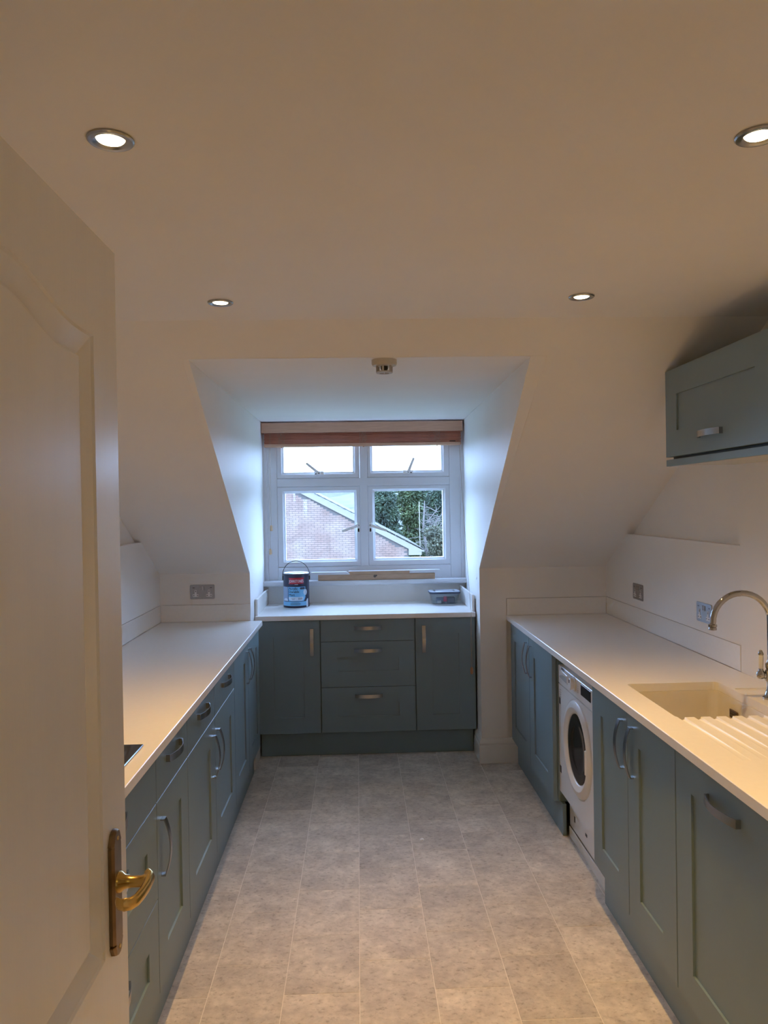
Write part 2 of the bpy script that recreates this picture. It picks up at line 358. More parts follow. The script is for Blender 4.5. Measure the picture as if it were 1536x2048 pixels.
def sash(x0, x1, z0, z1, gx0, gx1, gz0, gz1, hkind):
    s = MB(); y = YF+.006; i = .016
    s.loft([rect(x0, x1, z0, z1, 5.565), rect(x0, x1, z0, z1, y+.003), rect(x0+.003, x1-.003, z0+.003, z1-.003, y),
            rect(gx0-i, gx1+i, gz0-i, gz1+i, y), rect(gx0-i+.002, gx1+i-.002, gz0-i+.002, gz1+i-.002, y+.004),
            rect(gx0-.002, gx1+.002, gz0-.002, gz1+.002, y+.014), rect(gx0, gx1, gz0, gz1, y+.016), rect(gx0, gx1, gz0, gz1, 5.565), rect(x0, x1, z0, z1, 5.565)], False, False)
    o = obj('sash', s, M['upvc'], win)
    obj('pane', MB().box(gx0-.004, gx1+.004, y+.024, y+.028, gz0-.004, gz1+.004), M['pane'], o)
    return o
s1 = sash(-.571, .020, 1.786, 2.115, -.522, -.0285, 1.831, 2.075, 0)
s2 = sash(.075, .665, 1.786, 2.115, .114, .609, 1.834, 2.075, 0)
s3 = sash(-.571, .020, 1.153, 1.726, -.516, -.022, 1.203, 1.681, 1)
s4 = sash(.0755, .665, 1.153, 1.726, .126, .616, 1.206, 1.687, 1)
def win_handle(par, bx, bz, tx, tz, vertical):
    h = MB(); y = YF+.006
    if vertical: h.box(bx-.011, bx+.011, y-.010, y, bz-.052, bz+.022, .003)
    else: h.box(bx-.036, bx+.036, y-.010, y, bz-.013, bz+.013, .003)
    h.box(bx-.013, bx+.013, y-.030, y-.008, bz-.013, bz+.013, .004)
    d = Vector((tx-bx, -.012, tz-bz)); d.normalize(); n = Vector((0, 1, 0)).cross(d).normalized(); o = Vector((bx, y-.03, bz))
    wd = d.cross(n).normalized(); end = Vector((tx, y-.044, tz))
    h.loft([[p+n*a*w+wd*b*t for a, b in ((-1, -1), (1, -1), (1, 1), (-1, 1))] for p, w, t in ((o, .011, .006), (o+d*.02, .010, .005), (end, .0085, .004))])
    ho = obj('handle', h, M['white'], par)
    k = MB(); k.lathe([(.0055, y-.0312), (.0055, y-.029)], 10, 'y', (bx, 0, bz))
    if vertical: k.box(bx-.006, bx+.006, y-.0108, y-.0095, bz-.046, bz-.022)
    else: k.box(bx+(.016 if tx > bx else -.026), bx+(.026 if tx > bx else -.016), y-.0108, y-.0095, bz-.009, bz-.001)
    obj('handle_lock', k, M['black'], par)
win_handle(s1, -.272, 1.822, -.358, 1.893, False)
win_handle(s2, .368, 1.822, .408, 1.920, False)
win_handle(s3, .006, 1.444, -.112, 1.405, True)
win_handle(s4, .092, 1.444, .206, 1.405, True)
sl = MB(); sl.box(RL2-.002, RR2+.002, 5.395, YF+.012, 1.027, 1.060, .006, 2)
struct(obj('trim_1', sl, M['upvc'], smooth=30))

# ------------------------------------------------------------------ handles (one mesh, shared)
def handle_mesh():
    h = MB(); n = 14; half = .086; t = .0042; w = .0112
    path = [(-half, 0)]
    for i in range(n+1):
        s_ = -1+2*i/n; path.append((half*s_*1.0, .013+.0165*(1-s_*s_)))
    path.append((half, 0))
    inner = [(-half+t, 0)]
    for i in range(n+1):
        s_ = -1+2*i/n; inner.append(((half-t)*s_, .013-t*.6+.0165*(1-s_*s_)-t*.4*abs(s_)*0))
    inner.append((half-t, 0))
    h.loft([[(x, -w, z), (x, w, z), (xi, w, zi), (xi, -w, zi)] for (x, z), (xi, zi) in zip(path, inner)])
    me = h.mesh('handle'); me.materials.append(M['steel']); auto_smooth(me, 35); return me
HME = handle_mesh()
RUN = {'L': (Vector((0, 1, 0)), Vector((1, 0, 0)), Vector((XLF, 0, 0))),
       'R': (Vector((0, 1, 0)), Vector((-1, 0, 0)), Vector((XRF, 0, 0))),
       'B': (Vector((1, 0, 0)), Vector((0, -1, 0)), Vector((0, YBF, 0)))}
def mp(run, u, w, z):
    U, O, P0 = RUN[run]; return P0+U*u+O*w+Vector((0, 0, z))
def add_handle(run, par, u, z, vert, w=0):
    U, O, P0 = RUN[run]
    a = Vector((0, 0, 1)) if vert else U
    b = O.cross(a)
    p = mp(run, u, w, z)
    o = bpy.data.objects.new('handle', HME); C.objects.link(o); o.parent = par
    mw = Matrix(((a.x, b.x, O.x, p.x), (a.y, b.y, O.y, p.y), (a.z, b.z, O.z, p.z), (0, 0, 0, 1)))
    o.matrix_local = mw
    return o
GAP = .0022
def front(run, par, u0, u1, z0, z1, kind, name='door', h=None):
    u0 += GAP; u1 -= GAP; z0 += GAP*.6; z1 -= GAP*.6
    R_ = lambda i, w: [mp(run, a, w, b) for a, b in ((u0+i, z0+i), (u1-i, z0+i), (u1-i, z1-i), (u0+i, z1-i))]
    R2 = lambda i, w: [mp(run, a, w, b) for a, b in ((u0+.103+i, z0+.1+i), (u1-.103-i, z0+.1+i), (u1-.103-i, z1-.1-i), (u0+.103+i, z1-.1-i))]
    loops = [R_(0, -.02), R_(0, -.0015), R_(.0015, 0)]
    if kind == 'shaker': loops += [R2(0, 0), R2(.0008, -.0065)]
    o = obj(name, MB().loft(loops), M['cab'], par)
    if h: add_handle(run, o, h[1], h[2], h[0] == 'v')
    return o
def carcass(run, par, u0, u1, depth, z0=.153, z1=.868, openend=False):
    c = MB(); U, O, P0 = RUN[run]
    def bx(a0, a1, w0, w1, b0, b1):
        p, q = mp(run, a0, w0, b0), mp(run, a1, w1, b1)
        c.box(min(p.x, q.x), max(p.x, q.x), min(p.y, q.y), max(p.y, q.y), b0, b1)
    t = .018; g = .0008; w0, w1 = -depth, -.0225
    bx(u0+g, u0+t, w0, w1, z0, z1); bx(u1-t, u1-g, w0, w1, z0, z1)
    bx(u0+t, u1-t, w0, w1, z0, z0+t); bx(u0+t, u1-t, w0, w0+.01, z0+t, z1); bx(u0+t, u1-t, w1-.06, w1, z1-t, z1)
    return obj('carcass', c, M['cab'], par)
def unit(run, label, u0, u1, depth, name='base_cabinet', group='shaker base cabinets'):
    r = thing(name, label, 'cabinet', mp(run, (u0+u1)/2, -.3, .153), group)
    carcass(run, r, u0, u1, depth); return r
DZ0, DZ1, ZS, ZS2 = .153, .868, .7205, .437          # door bottom / top, drawer splits
DL, DR, DB = abs(XWL-XLF)-.004, abs(XWR-XRF)-.004, YW-YBF-.004

u = unit('L', 'three-drawer base cabinet with wide pan drawers, partly hidden by the open white door', 1.46, 2.275, DL)
front('L', u, 1.46, 2.275, ZS, DZ1, 'slab', 'drawer', ('h', 1.868, .812))
front('L', u, 1.46, 2.275, ZS2, ZS, 'shaker', 'drawer', ('h', 1.868, .665))
front('L', u, 1.46, 2.275, DZ0, ZS2, 'shaker', 'drawer', ('h', 1.868, .382))
for a, b, s, lab in ((2.275, 2.688, 0, 'narrow drawer-over-door cabinet just past the black hob, beside the wide pan drawers'),
                     (2.688, 3.20, 1, 'middle drawer-over-door cabinet of the left run, nearer of the two with paired handles'),
                     (3.20, 3.705, 0, 'drawer-over-door cabinet on the left next to the corner cupboard, last one with a drawer')):
    u = unit('L', lab, a, b, DL)
    front('L', u, a, b, ZS, DZ1, 'slab', 'drawer', ('h', (a+b)/2, .812))
    front('L', u, a, b, DZ0, ZS, 'shaker', 'door', ('v', (a+.05) if s == 0 else (b-.05), .570))
u = unit('L', 'two-door corner cabinet at the far end of the left run, under the steel socket', 3.705, 4.632, DL)
front('L', u, 3.705, 4.168, DZ0, DZ1, 'shaker', 'door', ('v', 4.168-.05, .730)); front('L', u, 4.168, 4.632, DZ0, DZ1, 'shaker', 'door', ('v', 4.168+.05, .730))
# window recess units
u = unit('B', 'left single-door cabinet under the window, below the navy paint tin', -.648, -.248, DB)
front('B', u, -.648, -.248, DZ0, DZ1, 'shaker', 'door', ('v', -.300, .730))
u = unit('B', 'three-drawer cabinet in the middle under the window', -.248, .352, DB)
front('B', u, -.248, .352, .7285, DZ1, 'slab', 'drawer', ('h', .053, .814))
front('B', u, -.248, .352, .440, .7285, 'shaker', 'drawer', ('h', .053, .672))
front('B', u, -.248, .352, DZ0, .440, 'shaker', 'drawer', ('h', .053, .384))
u = unit('B', 'right single-door cabinet under the window, behind the hanging blind cord', .352, .735, DB)
front('B', u, .352, .735, DZ0, DZ1, 'shaker', 'door', ('v', .406, .736))
# right run
u = unit('R', 'two-door corner cabinet at the far end of the right run, past the washing machine', 3.634, 4.622, DR)
front('R', u, 3.634, 4.126, DZ0, DZ1, 'shaker', 'door', ('v', 4.126-.05, .735)); front('R', u, 4.126, 4.622, DZ0, DZ1, 'shaker', 'door', ('v', 4.126+.05, .735))
u = thing('sink_cabinet', 'two-door sink cabinet between the washing machine and the dishwasher', 'cabinet', mp('R', 2.61, -.3, .153), 'shaker base cabinets')
carcass('R', u, 2.21, 3.0065, DR)
front('R', u, 2.21, 2.611, DZ0, DZ1, 'shaker', 'door', ('v', 2.611-.05, .735)); front('R', u, 2.611, 3.0065, DZ0, DZ1, 'shaker', 'door', ('v', 2.611+.05, .735))
u = thing('dishwasher', 'built-in dishwasher behind a cabinet door at the near end of the right run', 'dishwasher', mp('R', 1.91, -.3, .153))
bx = MB(); bx.box(XRF+.023, XRF+.55, 1.615, 2.205, .155, .866, .004); obj('body', bx, M['grey'], u)
front('R', u, 1.61, 2.21, DZ0, DZ1, 'shaker', 'door', ('h', 1.91, .798))

# plinths
def plinth(label, x0, x1, y0, y1):
    o = obj('plinth', MB().box(x0, x1, y0, y1, .0005, .1515, .001), M['cab']); to_base(o, ((x0+x1)/2, (y0+y1)/2, .0005)); tag(o, label, 'plinth', 'cabinet plinths'); return o
plinth('grey-green plinth along the floor under the left cabinets', -.660, -.642, 1.46, 4.585)
plinth('dark grey-green plinth under the window cabinets', -.633, .7195, 4.888, 4.906)
plinth('short plinth with a bare end under the far right corner cabinet', .952, .970, 3.604, 4.622)
plinth('plinth under the sink cabinet and dishwasher', .952, .970, 1.61, 2.985)

# ------------------------------------------------------------------ worktops and upstands
wt = obj('worktop', MB().box(XWL+.001, XL, 1.44, YK-.001, ZB, ZT, .002), M['top']); to_base(wt, (-.9, 3, ZB))
tag(wt, 'pale quartz worktop on the left, holding the black hob', 'worktop')
wt = obj('worktop', MB().box(RL+.002, RR-.002, YBF-.016, YW-.001, ZB, ZT, .002), M['top']); to_base(wt, (0, 5.1, ZB))
tag(wt, 'pale quartz worktop under the window, with paint tin and plastic tub', 'worktop')
def boolean(target, cutter):
    md = target.modifiers.new('cut', 'BOOLEAN'); md.operation = 'DIFFERENCE'; md.object = cutter; md.solver = 'EXACT'
    dg = bpy.context.evaluated_depsgraph_get(); ev = target.evaluated_get(dg); me = bpy.data.meshes.new_from_object(ev)
    old = target.data; target.modifiers.clear(); target.data = me; bpy.data.meshes.remove(old)
    cm = cutter.data; bpy.data.objects.remove(cutter); bpy.data.meshes.remove(cm)
wt = obj('worktop', MB().box(XR, XWR-.001, 1.58, YK-.001, ZB, ZT, .002), M['top'])
SX0, SX1, SY0, SY1 = .999, 1.345, 2.390, 2.845
ct = MB()
def rrect(x0, x1, y0, y1, z, r, n=4):
    p = []
    for cx, cy_, a0 in ((x1-r, y1-r, 0), (x0+r, y1-r, 90), (x0+r, y0+r, 180), (x1-r, y0+r, 270)):
        for i in range(n+1):
            a = math.radians(a0+90*i/n); p.append((cx+r*math.cos(a), cy_+r*math.sin(a), z))
    return p
ct.loft([rrect(SX0, SX1, SY0, SY1, .80, .018), rrect(SX0, SX1, SY0, SY1, .95, .018)])
bmesh.ops.recalc_face_normals(ct.bm, faces=ct.bm.faces)
boolean(wt, obj('cutter', ct, M['top']))
ct = MB()
gx = [1.0145, 1.0665, 1.1175, 1.169, 1.2205, 1.271, 1.3215]; ge = [2.00, 2.00, 2.05, 2.17, 2.255, 2.335, 2.36]
ge = [1.98, 1.985, 1.99, 1.99, 1.99, 1.985, 1.98]
for x, y in zip(gx, ge):                                  # draining grooves, deepest at the bowl
    w = .011; d = .0085
    def sec(yy, dep, zt): return [(x-w*.55, yy, zt-dep*0+.02), (x-w, yy, zt), (x-w*.8, yy, zt-dep*.8), (x-w*.35, yy, zt-dep), (x+w*.35, yy, zt-dep), (x+w*.8, yy, zt-dep*.8), (x+w, yy, zt), (x+w*.55, yy, zt+.02)]
    ct.loft([sec(SY0+.02, d, ZT), sec(SY0-.001, d, ZT), sec(SY0-.2, d*.55, ZT), sec(y, .0004, ZT)])
ct.box(1.358, 1.478, 2.36, 2.738, ZT-.004, ZT+.02)        # shallow ledge milled round the tap
bmesh.ops.recalc_face_normals(ct.bm, faces=ct.bm.faces)
boolean(wt, obj('cutter', ct, M['top']))
to_base(wt, (1.2, 3, ZB))
tag(wt, 'pale quartz worktop on the right with sink cut-out and draining grooves', 'worktop')
def upstand(label, x0, x1, y0, y1, z1=1.003):
    o = obj('upstand', MB().box(x0, x1, y0, y1, ZT+.0004, z1, .0015), M['top']); to_base(o, ((x0+x1)/2, (y0+y1)/2, ZT)); tag(o, label, 'upstand', 'quartz upstands'); return o
upstand('quartz upstand on the left side wall, running behind the open door', XWL-.0125, XWL+.0015, 1.44, YK-.001)
upstand('short quartz upstand under the steel socket on the left knee wall', XWL+.001, RL-.0008, YK-.0015, YK+.0125)
upstand('short quartz upstand on the knee wall at the far right corner', XR+.0035, XWR-.001, YK-.0015, YK+.0125)
upstand('long quartz upstand along the right wall under two sockets', XWR-.0015, XWR+.0125, 3.0025, YK-.001)
upstand('quartz end upstand left of the paint tin, against the dormer cheek', RL+.001, RL+.0165, YBF+.018, YW-.002, 1.005)
upstand('quartz end upstand right of the plastic tub, behind the blind cord', RR-.0175, RR-.002, YBF+.018, YW-.002, 1.005)

# ------------------------------------------------------------------ sink, tap
sk = thing('sink', 'cream undermount sink bowl in the right worktop', 'sink', (1.17, 2.62, .70))
s = MB()
o_ = .010
s.loft([rrect(SX0-.02, SX1+.02, SY0-.02, SY1+.02, ZB-.0008, .03), rrect(SX0-o_+.012, SX1+o_-.012, SY0-o_+.012, SY1+o_-.012, ZB-.0008, .03), rrect(SX0+.006, SX1-.006, SY0+.006, SY1-.006, ZB-.02, .035),
        rrect(SX0+.010, SX1-.010, SY0+.010, SY1-.010, .715, .04), rrect(SX0+.03, SX1-.03, SY0+.03, SY1-.03, .700, .05),
        rrect(SX0+.06, SX1-.06, SY0+.06, SY1-.06, .697, .05)], False, True)
s.loft([rrect(SX0-.02, SX1+.02, SY0-.02, SY1+.02, ZB-.0008, .03), rrect(SX0-.004, SX1+.004, SY0-.004, SY1+.004, .70, .04), rrect(SX0+.02, SX1-.02, SY0+.02, SY1-.02, .688, .05)], False, True)
obj('bowl', s, M['sink'], sk, 40)
k = MB(); k.lathe([(.045, .6975), (.045, .700), (.038, .7005), (.03, .699)], 24, 'z', (1.17, 2.62, 0)); obj('drain', k, M['chrome'], sk, 40)
k = MB(); k.box(SX1-.0125, SX1-.0085, 2.665, 2.725, .800, .832, .002)
ov = obj('overflow', k, M['overflow'], sk)
for zz in (.808, .8165, .825): obj('overflow_slot', MB().box(SX1-.0142, SX1-.0120, 2.672, 2.718, zz-.0016, zz+.0016), M['black'], ov)

tp = thing('tap', 'chrome swan-neck kitchen tap with a white ceramic lever beside the sink', 'tap', (1.419, 2.6, ZT-.004))
k = MB(); TX, TY = 1.419, 2.60
k.lathe([(.027, .896), (.027, .902), (.021, .907), (.014, .93), (.0135, .955), (.019, .960), (.019, .992), (.0145, .998), (.0175, 1.005), (.0175, 1.016), (.013, 1.022), (.011, 1.03)], 28, 'z', (TX, TY, 0)); obj('body', k, M['chrome'], tp, 35)
k = MB(); pts = [(TX, TY, 1.02), (TX, TY, 1.08), (TX, TY, 1.14)]
for i in range(0, 19):
    a = PI*i/18; pts.append((TX-.1005+.1005*math.cos(a), TY, 1.165+.1005*math.sin(a)*.98))
pts += [(TX-.202, TY, 1.158)]
k.tube(pts, .0105, 18); obj('spout', k, M['chrome'], tp, 40)
k = MB(); k.lathe([(.0105, 1.160), (.0145, 1.157), (.0145, 1.150), (.0115, 1.148), (.0135, 1.145), (.0135, 1.139), (.010, 1.138)], 20, 'z', (TX-.202, TY, 0)); obj('nozzle', k, M['chrome'], tp, 35)
def lever(dx, dy):
    k = MB(); c = Vector((TX+dx, TY+dy, .978)); k.tube([(TX+dx*.3, TY+dy*.3, .976), (TX+dx*.7, TY+dy*.7, .976)], [.010, .012], 14)
    k.lathe([(.001, -.016), (.009, -.0135), (.0145, -.007), (.016, 0), (.0145, .007), (.010, .0125), (.008, .016), (.0075, .021)], 18, 'z', c)
    o = obj('lever', k, M['chrome'], tp, 40)
    k = MB(); k.lathe([(.0065, .021), (.0075, .024), (.0088, .04), (.0095, .060), (.0088, .068)], 18, 'z', c); obj('ceramic_grip', k, M['white'], o, 40)
    k = MB(); k.lathe([(.0085, .068), (.0092, .071), (.0085, .076), (.006, .080), (.0045, .084), (.001, .0865)], 18, 'z', c); obj('finial', k, M['chrome'], o, 40)
lever(-.029, .010)

# ------------------------------------------------------------------ hob
k = MB(); k.box(-1.150, -.631, 1.493, 2.243, ZT+.0004, ZT+.0055, .0015)
hb = obj('hob', k, M['hob']); to_base(hb, (-.89, 1.868, ZT)); tag(hb, 'flat black glass hob on the left worktop, mostly behind the open door', 'hob')

# ------------------------------------------------------------------ washing machine
WX = .945; WY0, WY1 = 3.014, 3.622; WC = (3.318, .505)
wm = thing('washing_machine', 'white front-loading washing machine exposed between two cabinets', 'washing machine', (1.22, 3.318, .002))
k = MB(); k.box(WX+.013, 1.48, WY0, WY1, .2125, .815, .004); k.box(1.0105, 1.48, WY0+.003, WY1-.003, .052, .2127); obj('body', k, M['wmwhite'], wm)
k = MB()                                                    # front panel with a round mouth
n = 48; outer = []; 
for i in range(n):
    a = 2*PI*i/n; c, q = math.cos(a), math.sin(a); hw, h0, h1 = (WY1-WY0)/2, .212-WC[1], .724-WC[1]
    t = min(hw/abs(c) if abs(c) > 1e-6 else 9, (h1/q if q > 1e-6 else 9), (h0/q if q < -1e-6 else 9)); outer.append((WC[0]+c*t, WC[1]+q*t))
def snap(lst):
    for cy_, cz in ((WY0+.004, .212), (WY1, .212), (WY0+.004, .724), (WY1, .724)):
        j = min(range(n), key=lambda i: (lst[i][0]-cy_)**2+(lst[i][1]-cz)**2); lst[j] = ((WY0 if cy_ < 3.3 else WY1), cz)
snap(outer)
ring = lambda r, x: [(x, WC[0]+r*math.cos(2*PI*i/n), WC[1]+r*math.sin(2*PI*i/n)) for i in range(n)]
k.loft([[(WX+.0125, y, z) for y, z in outer], [(WX, y, z) for y, z in outer], ring(.216, WX), ring(.213, WX+.006)], False, True)
obj('front_panel', k, M['wmwhite'], wm)
k = MB(); k.loft([ring(.209, WX+.006), ring(.207, WX-.004), ring(.200, WX-.009), ring(.178, WX-.014), ring(.172, WX-.0125), ring(.155, WX-.004), ring(.1515, WX+.002), ring(.1515, WX+.0056)], False, False)
dr = obj('door_ring', k, M['wmwhite'], wm, 25)
k = MB(); k.loft([ring(.1512, WX+.0050), ring(.150, WX-.001), ring(.132, WX-.004), ring(.10, WX+.004), ring(.05, WX+.0048)], False, True)
obj('door_glass', k, M['glassdoor'], dr, 60)
k = MB(); k.box(WX-.012, WX-.004, 3.164, 3.178, .44, .545, .003); obj('door_pull', k, M['wmwhite'], dr)
k = MB(); k.box(WX, WX+.02, WY0, WY1, .7275, .8145, .003); cp = obj('control_panel', k, M['wmwhite'], wm)
k = MB(); k.loft([[(WX-.001, y, z) for y, z in ((3.462, .752), (3.594, .757), (3.594, .79), (3.575, .800), (3.462, .794))], [(WX-.0035, y, z) for y, z in ((3.464, .754), (3.592, .759), (3.592, .789), (3.574, .798), (3.464, .792))]], False, True)
o = obj('detergent_drawer', k, M['wmwhite'], wm)
k = MB(); k.loft([[(WX-.0036, y, z) for y, z in ((3.470, .757), (3.588, .762), (3.588, .770), (3.54, .782), (3.470, .786))], [(WX-.0042, y, z) for y, z in ((3.472, .759), (3.586, .763), (3.586, .769), (3.54, .780), (3.472, .784))]], False, True); obj('drawer_grip', k, M['grey'], o)
k = MB(); k.lathe([(.031, WX-.0005), (.031, WX-.005), (.026, WX-.007), (.0255, WX-.022), (.022, WX-.0245)], 28, 'x', (0, 3.347, .784)); dl = obj('dial', k, M['wmwhite'], wm, 30)
k = MB(); k.box(WX-.0258, WX-.0238, 3.343, 3.351, .790, .806); obj('dial_mark', k, M['dark'], dl)
k = MB(); k.box(WX-.0018, WX+.001, 3.112, 3.251, .760, .806, .0008); obj('display', k, M['black'], wm)
for i in range(6):
    for y in (3.292, 3.392): obj('control_mark', MB().box(WX-.0006, WX+.0005, y, y+.014, .758+i*.009, .7598+i*.009), M['grey'], cp)
for i in range(4): obj('printed_line', MB().box(WX-.0006, WX+.0005, 3.575, 3.600, .700-i*.011, .7025-i*.011), M['grey'], wm)
for za, zb in ((.632, .662), (.305, .338)): obj('hinge_slot', MB().box(WX-.0008, WX+.0005, 3.589, 3.612, za, zb), M['black'], wm)
k = MB(); k.box(.988, 1.01, 3.03, 3.61, .052, .209); kp = obj('kick_panel', k, M['wmwhite'], wm)
obj('kick_slot', MB().box(.9868, .9885, 3.52, 3.534, .095, .122), M['black'], kp); obj('kick_slot', MB().box(.9868, .9885, 3.335, 3.36, .106, .118), M['black'], kp)
for y in (3.08, 3.56):
    for x in (1.05, 1.42): obj('foot', MB().lathe([(.018, .001), (.018, .012), (.008, .014), (.008, .0525)], 14, 'z', (x, y, 0)), M['dark'], wm)
k = MB(); k.box(.981, .9865, 3.01, 3.602, .0008, .050, .004, 2); bt = obj('floor_rail', k, M['batten']); to_base(bt, (.984, 3.3, .0008)); tag(bt, 'pale grey rail on the floor in front of the washing machine base', 'rail')

# ------------------------------------------------------------------ text helper
def text_bm(s, size, mapf, depth=.0004, align='CENTER', bold=0.0, sx=1.0):
    cu = bpy.data.curves.new('t', 'FONT'); cu.body = s; cu.size = size; cu.align_x = align; cu.align_y = 'CENTER'; cu.resolution_u = 2; cu.offset = bold
    o = bpy.data.objects.new('t', cu); C.objects.link(o); dg = bpy.context.evaluated_depsgraph_get()
    me = bpy.data.meshes.new_from_object(o.evaluated_get(dg)); bpy.data.objects.remove(o); bpy.data.curves.remove(cu)
    b = bmesh.new(); b.from_mesh(me); bpy.data.meshes.remove(me)
    bmesh.ops.triangulate(b, faces=b.faces)
    ex = bmesh.ops.extrude_face_region(b, geom=b.faces[:]); top = {v for v in ex['geom'] if isinstance(v, bmesh.types.BMVert)}
    for v in b.verts: v.co = mapf(v.co.x*sx, v.co.y, depth if v in top else 0)
    return b
k = MB(); k.merge(text_bm('BOSCH', .016, lambda x, y, d: Vector((WX-.0004-d, 3.540-x, .8065+y)), bold=.0006)); obj('lettering', k, M['black'], wm)

# ------------------------------------------------------------------ wall cupboard
wc = thing('wall_cupboard', 'grey-green lift-up wall cupboard above the sink on the right', 'cupboard', (1.37, 2.63, 1.725))
CXF, CY0, CY1, CZ0, CZ1 = 1.235, 2.23, 3.026, 1.757, 2.100
k = MB(); k.box(CXF+.022, XWR-.0005, CY0, CY1-.002, CZ0+.002, CZ1-.012); obj('carcass', k, M['cab'], wc)
RUN['C'] = (Vector((0, 1, 0)), Vector((-1, 0, 0)), Vector((CXF, 0, 0)))
front('C', wc, CY0, CY1, CZ0, CZ1, 'shaker', 'door', ('h', 2.633, 1.822))
k = MB(); k.box(CXF+.002, CXF+.020, CY0, CY1, 1.722, 1.748, .001); obj('light_rail', k, M['cab'], wc)
k = MB(); k.box(CXF+.0203, XWR-.0005, CY0, CY1-.0005, 1.7265, 1.748); obj('base_panel', k, M['panel'], wc)
k = MB(); k.box(CXF+.03, XWR-.0005, CY0+.001, CY1-.004, 1.7482, 1.7588); obj('painted_gap_shade', k, M['dark'], wc)  # dark strip stands in for the shade in the gap under the door

# ------------------------------------------------------------------ sockets
def socket(label, loc, axis):
    r = thing('double_socket', label, 'socket', (0, 0, 0), 'brushed steel double sockets')
    # built in a local frame: a along the wall, b up, c out of the wall
    A, O = {'y': (Vector((1, 0, 0)), Vector((0, -1, 0))), 'x': (Vector((0, 1, 0)), Vector((-1, 0, 0)))}[axis]
    T = lambda a, b, c: A*a+Vector((0, 0, b))+O*c
    def lb(mb, a0, a1, b0, b1, c0, c1, bev=0):
        p, q = T(a0, b0, c0), T(a1, b1, c1)
        mb.box(min(p.x, q.x), max(p.x, q.x), min(p.y, q.y), max(p.y, q.y), min(p.z, q.z), max(p.z, q.z), bev)
    k = MB()
    k.loft([[T(x, z, c) for x, z, _ in rrect(-.073+i, .073-i, -.043+i, .043-i, 0, .006, 3)] for i, c in ((0, .0005), (0, .003), (.001, .004))]); pl = obj('plate', k, M['plate'], r)
    for sx in (-1, 1):
        k = MB(); lb(k, sx*.04-.006, sx*.04+.006, -.008, .012, .0038, .0052, .001); lb(k, sx*.04-.018, sx*.04+.018, -.030, -.0135, .0038, .0052, .001); lb(k, sx*.04-.006, sx*.04+.006, -.015, -.006, .0038, .0052)
        so = obj('outlet', k, M['white'], r)
        k = MB(); lb(k, sx*.04-.002, sx*.04+.002, -.001, .008, .005, .0058); obj('pin_hole', k, M['black'], so)
        for q in (-.011, .011):
            k = MB(); lb(k, sx*.04+q-.0035, sx*.04+q+.0035, -.024, -.020, .005, .0058); obj('pin_hole', k, M['black'], so)
        k = MB(); lb(k, sx*.009-.006, sx*.009+.006, .010, .032, .0038, .0075, .001); obj('rocker', k, M['plate'], r)
        k = MB(); lb(k, sx*.052-.006, sx*.052+.006, .023, .027, .0038, .0046); obj('usb_port', k, M['black'], r)
    k = MB(); lb(k, -.002, .002, .010, .032, .0038, .0048); obj('divider', k, M['white'], r)
    r.location = loc; return r
socket('brushed steel double socket on the left knee wall above the short upstand', (-.942, YK, 1.0815), 'y')
socket('brushed steel double socket on the right wall nearest the far corner', (XWR, 4.114, 1.093), 'x')
socket('brushed steel double socket on the right wall behind the tap spout', (XWR, 3.318, 1.0905), 'x')

# ------------------------------------------------------------------ downlights
ML = emit('lamp_lens', (1.0, .80, .52), 14.0)
def downlight(label, x, y, power=1.0):
    r = thing('downlight', label, 'light', (x, y, ZC), 'recessed ceiling downlights')
    k = MB(); k.lathe([(.0415, ZC-.0005), (.0415, ZC-.003), (.039, ZC-.0055), (.029, ZC-.0050), (.0245, ZC-.001), (.0245, ZC-.0005)], 36, 'z', (x, y, 0), cap=False); obj('bezel', k, M['steel'], r, 40)
    k = MB(); k.lathe([(.0243, ZC-.0012), (.0225, ZC-.0030)], 28, 'z', (x, y, 0)); obj('lens', k, ML, r)
    la = bpy.data.lights.new('downlight_lamp', 'AREA'); la.shape = 'DISK'; la.size = .045; la.energy = LAMP_W*power; la.color = LAMP_COL; la.spread = LAMP_SPREAD
    lo = bpy.data.objects.new('lamp', la); C.objects.link(lo); lo.parent = r; lo.location = (0, 0, -.0065)
downlight('lit steel downlight on the ceiling near the open door, front left', -.433, 1.403)
downlight('lit steel downlight cut by the right edge of the photo, front right', .745, 1.385, 1.4)
downlight('lit steel downlight at the back left of the ceiling near the slope', -.433, 2.511)
downlight('lit steel downlight at the back right of the ceiling near the slope', .7375, 2.470, 1.25)
la = bpy.data.lights.new('hall_fill', 'AREA'); la.shape = 'DISK'; la.size = .30; la.energy = HALL_FILL_W; la.color = (1, .80, .32)  # unseen fill light added in the hall to brighten the doorway end
lo = bpy.data.objects.new('hall_fill', la); C.objects.link(lo); lo.location = (.1, -.85, ZC-.02)

# ------------------------------------------------------------------ heat detector
hd = thing('heat_detector', 'small cream ceiling detector with a cage at the dormer edge', 'detector', (.114, 2.995, 2.152))
zc = ZD+.001; cx, cy_ = .114, 2.994
k = MB(); k.lathe([(.049, zc), (.049, zc-.016), (.046, zc-.023), (.034, zc-.025)], 32, 'z', (cx, cy_, 0)); obj('base', k, M['seal'], hd, 40)
k = MB(); k.lathe([(.014, zc-.024), (.014, zc-.036), (.008, zc-.044)], 16, 'z', (cx, cy_, 0)); obj('sensor', k, M['dark'], hd, 40)
k = MB()
for i in range(6):
    a = 2*PI*i/6+.3; x, y = cx+.030*math.cos(a), cy_+.030*math.sin(a); k.box(x-.004, x+.004, y-.0025, y+.0025, zc-.049, zc-.023)
k.lathe([(.032, zc-.046), (.033, zc-.0495), (.031, zc-.052), (.020, zc-.0525), (.019, zc-.0495), (.022, zc-.0465)], 28, 'z', (cx, cy_, 0), cap=False)
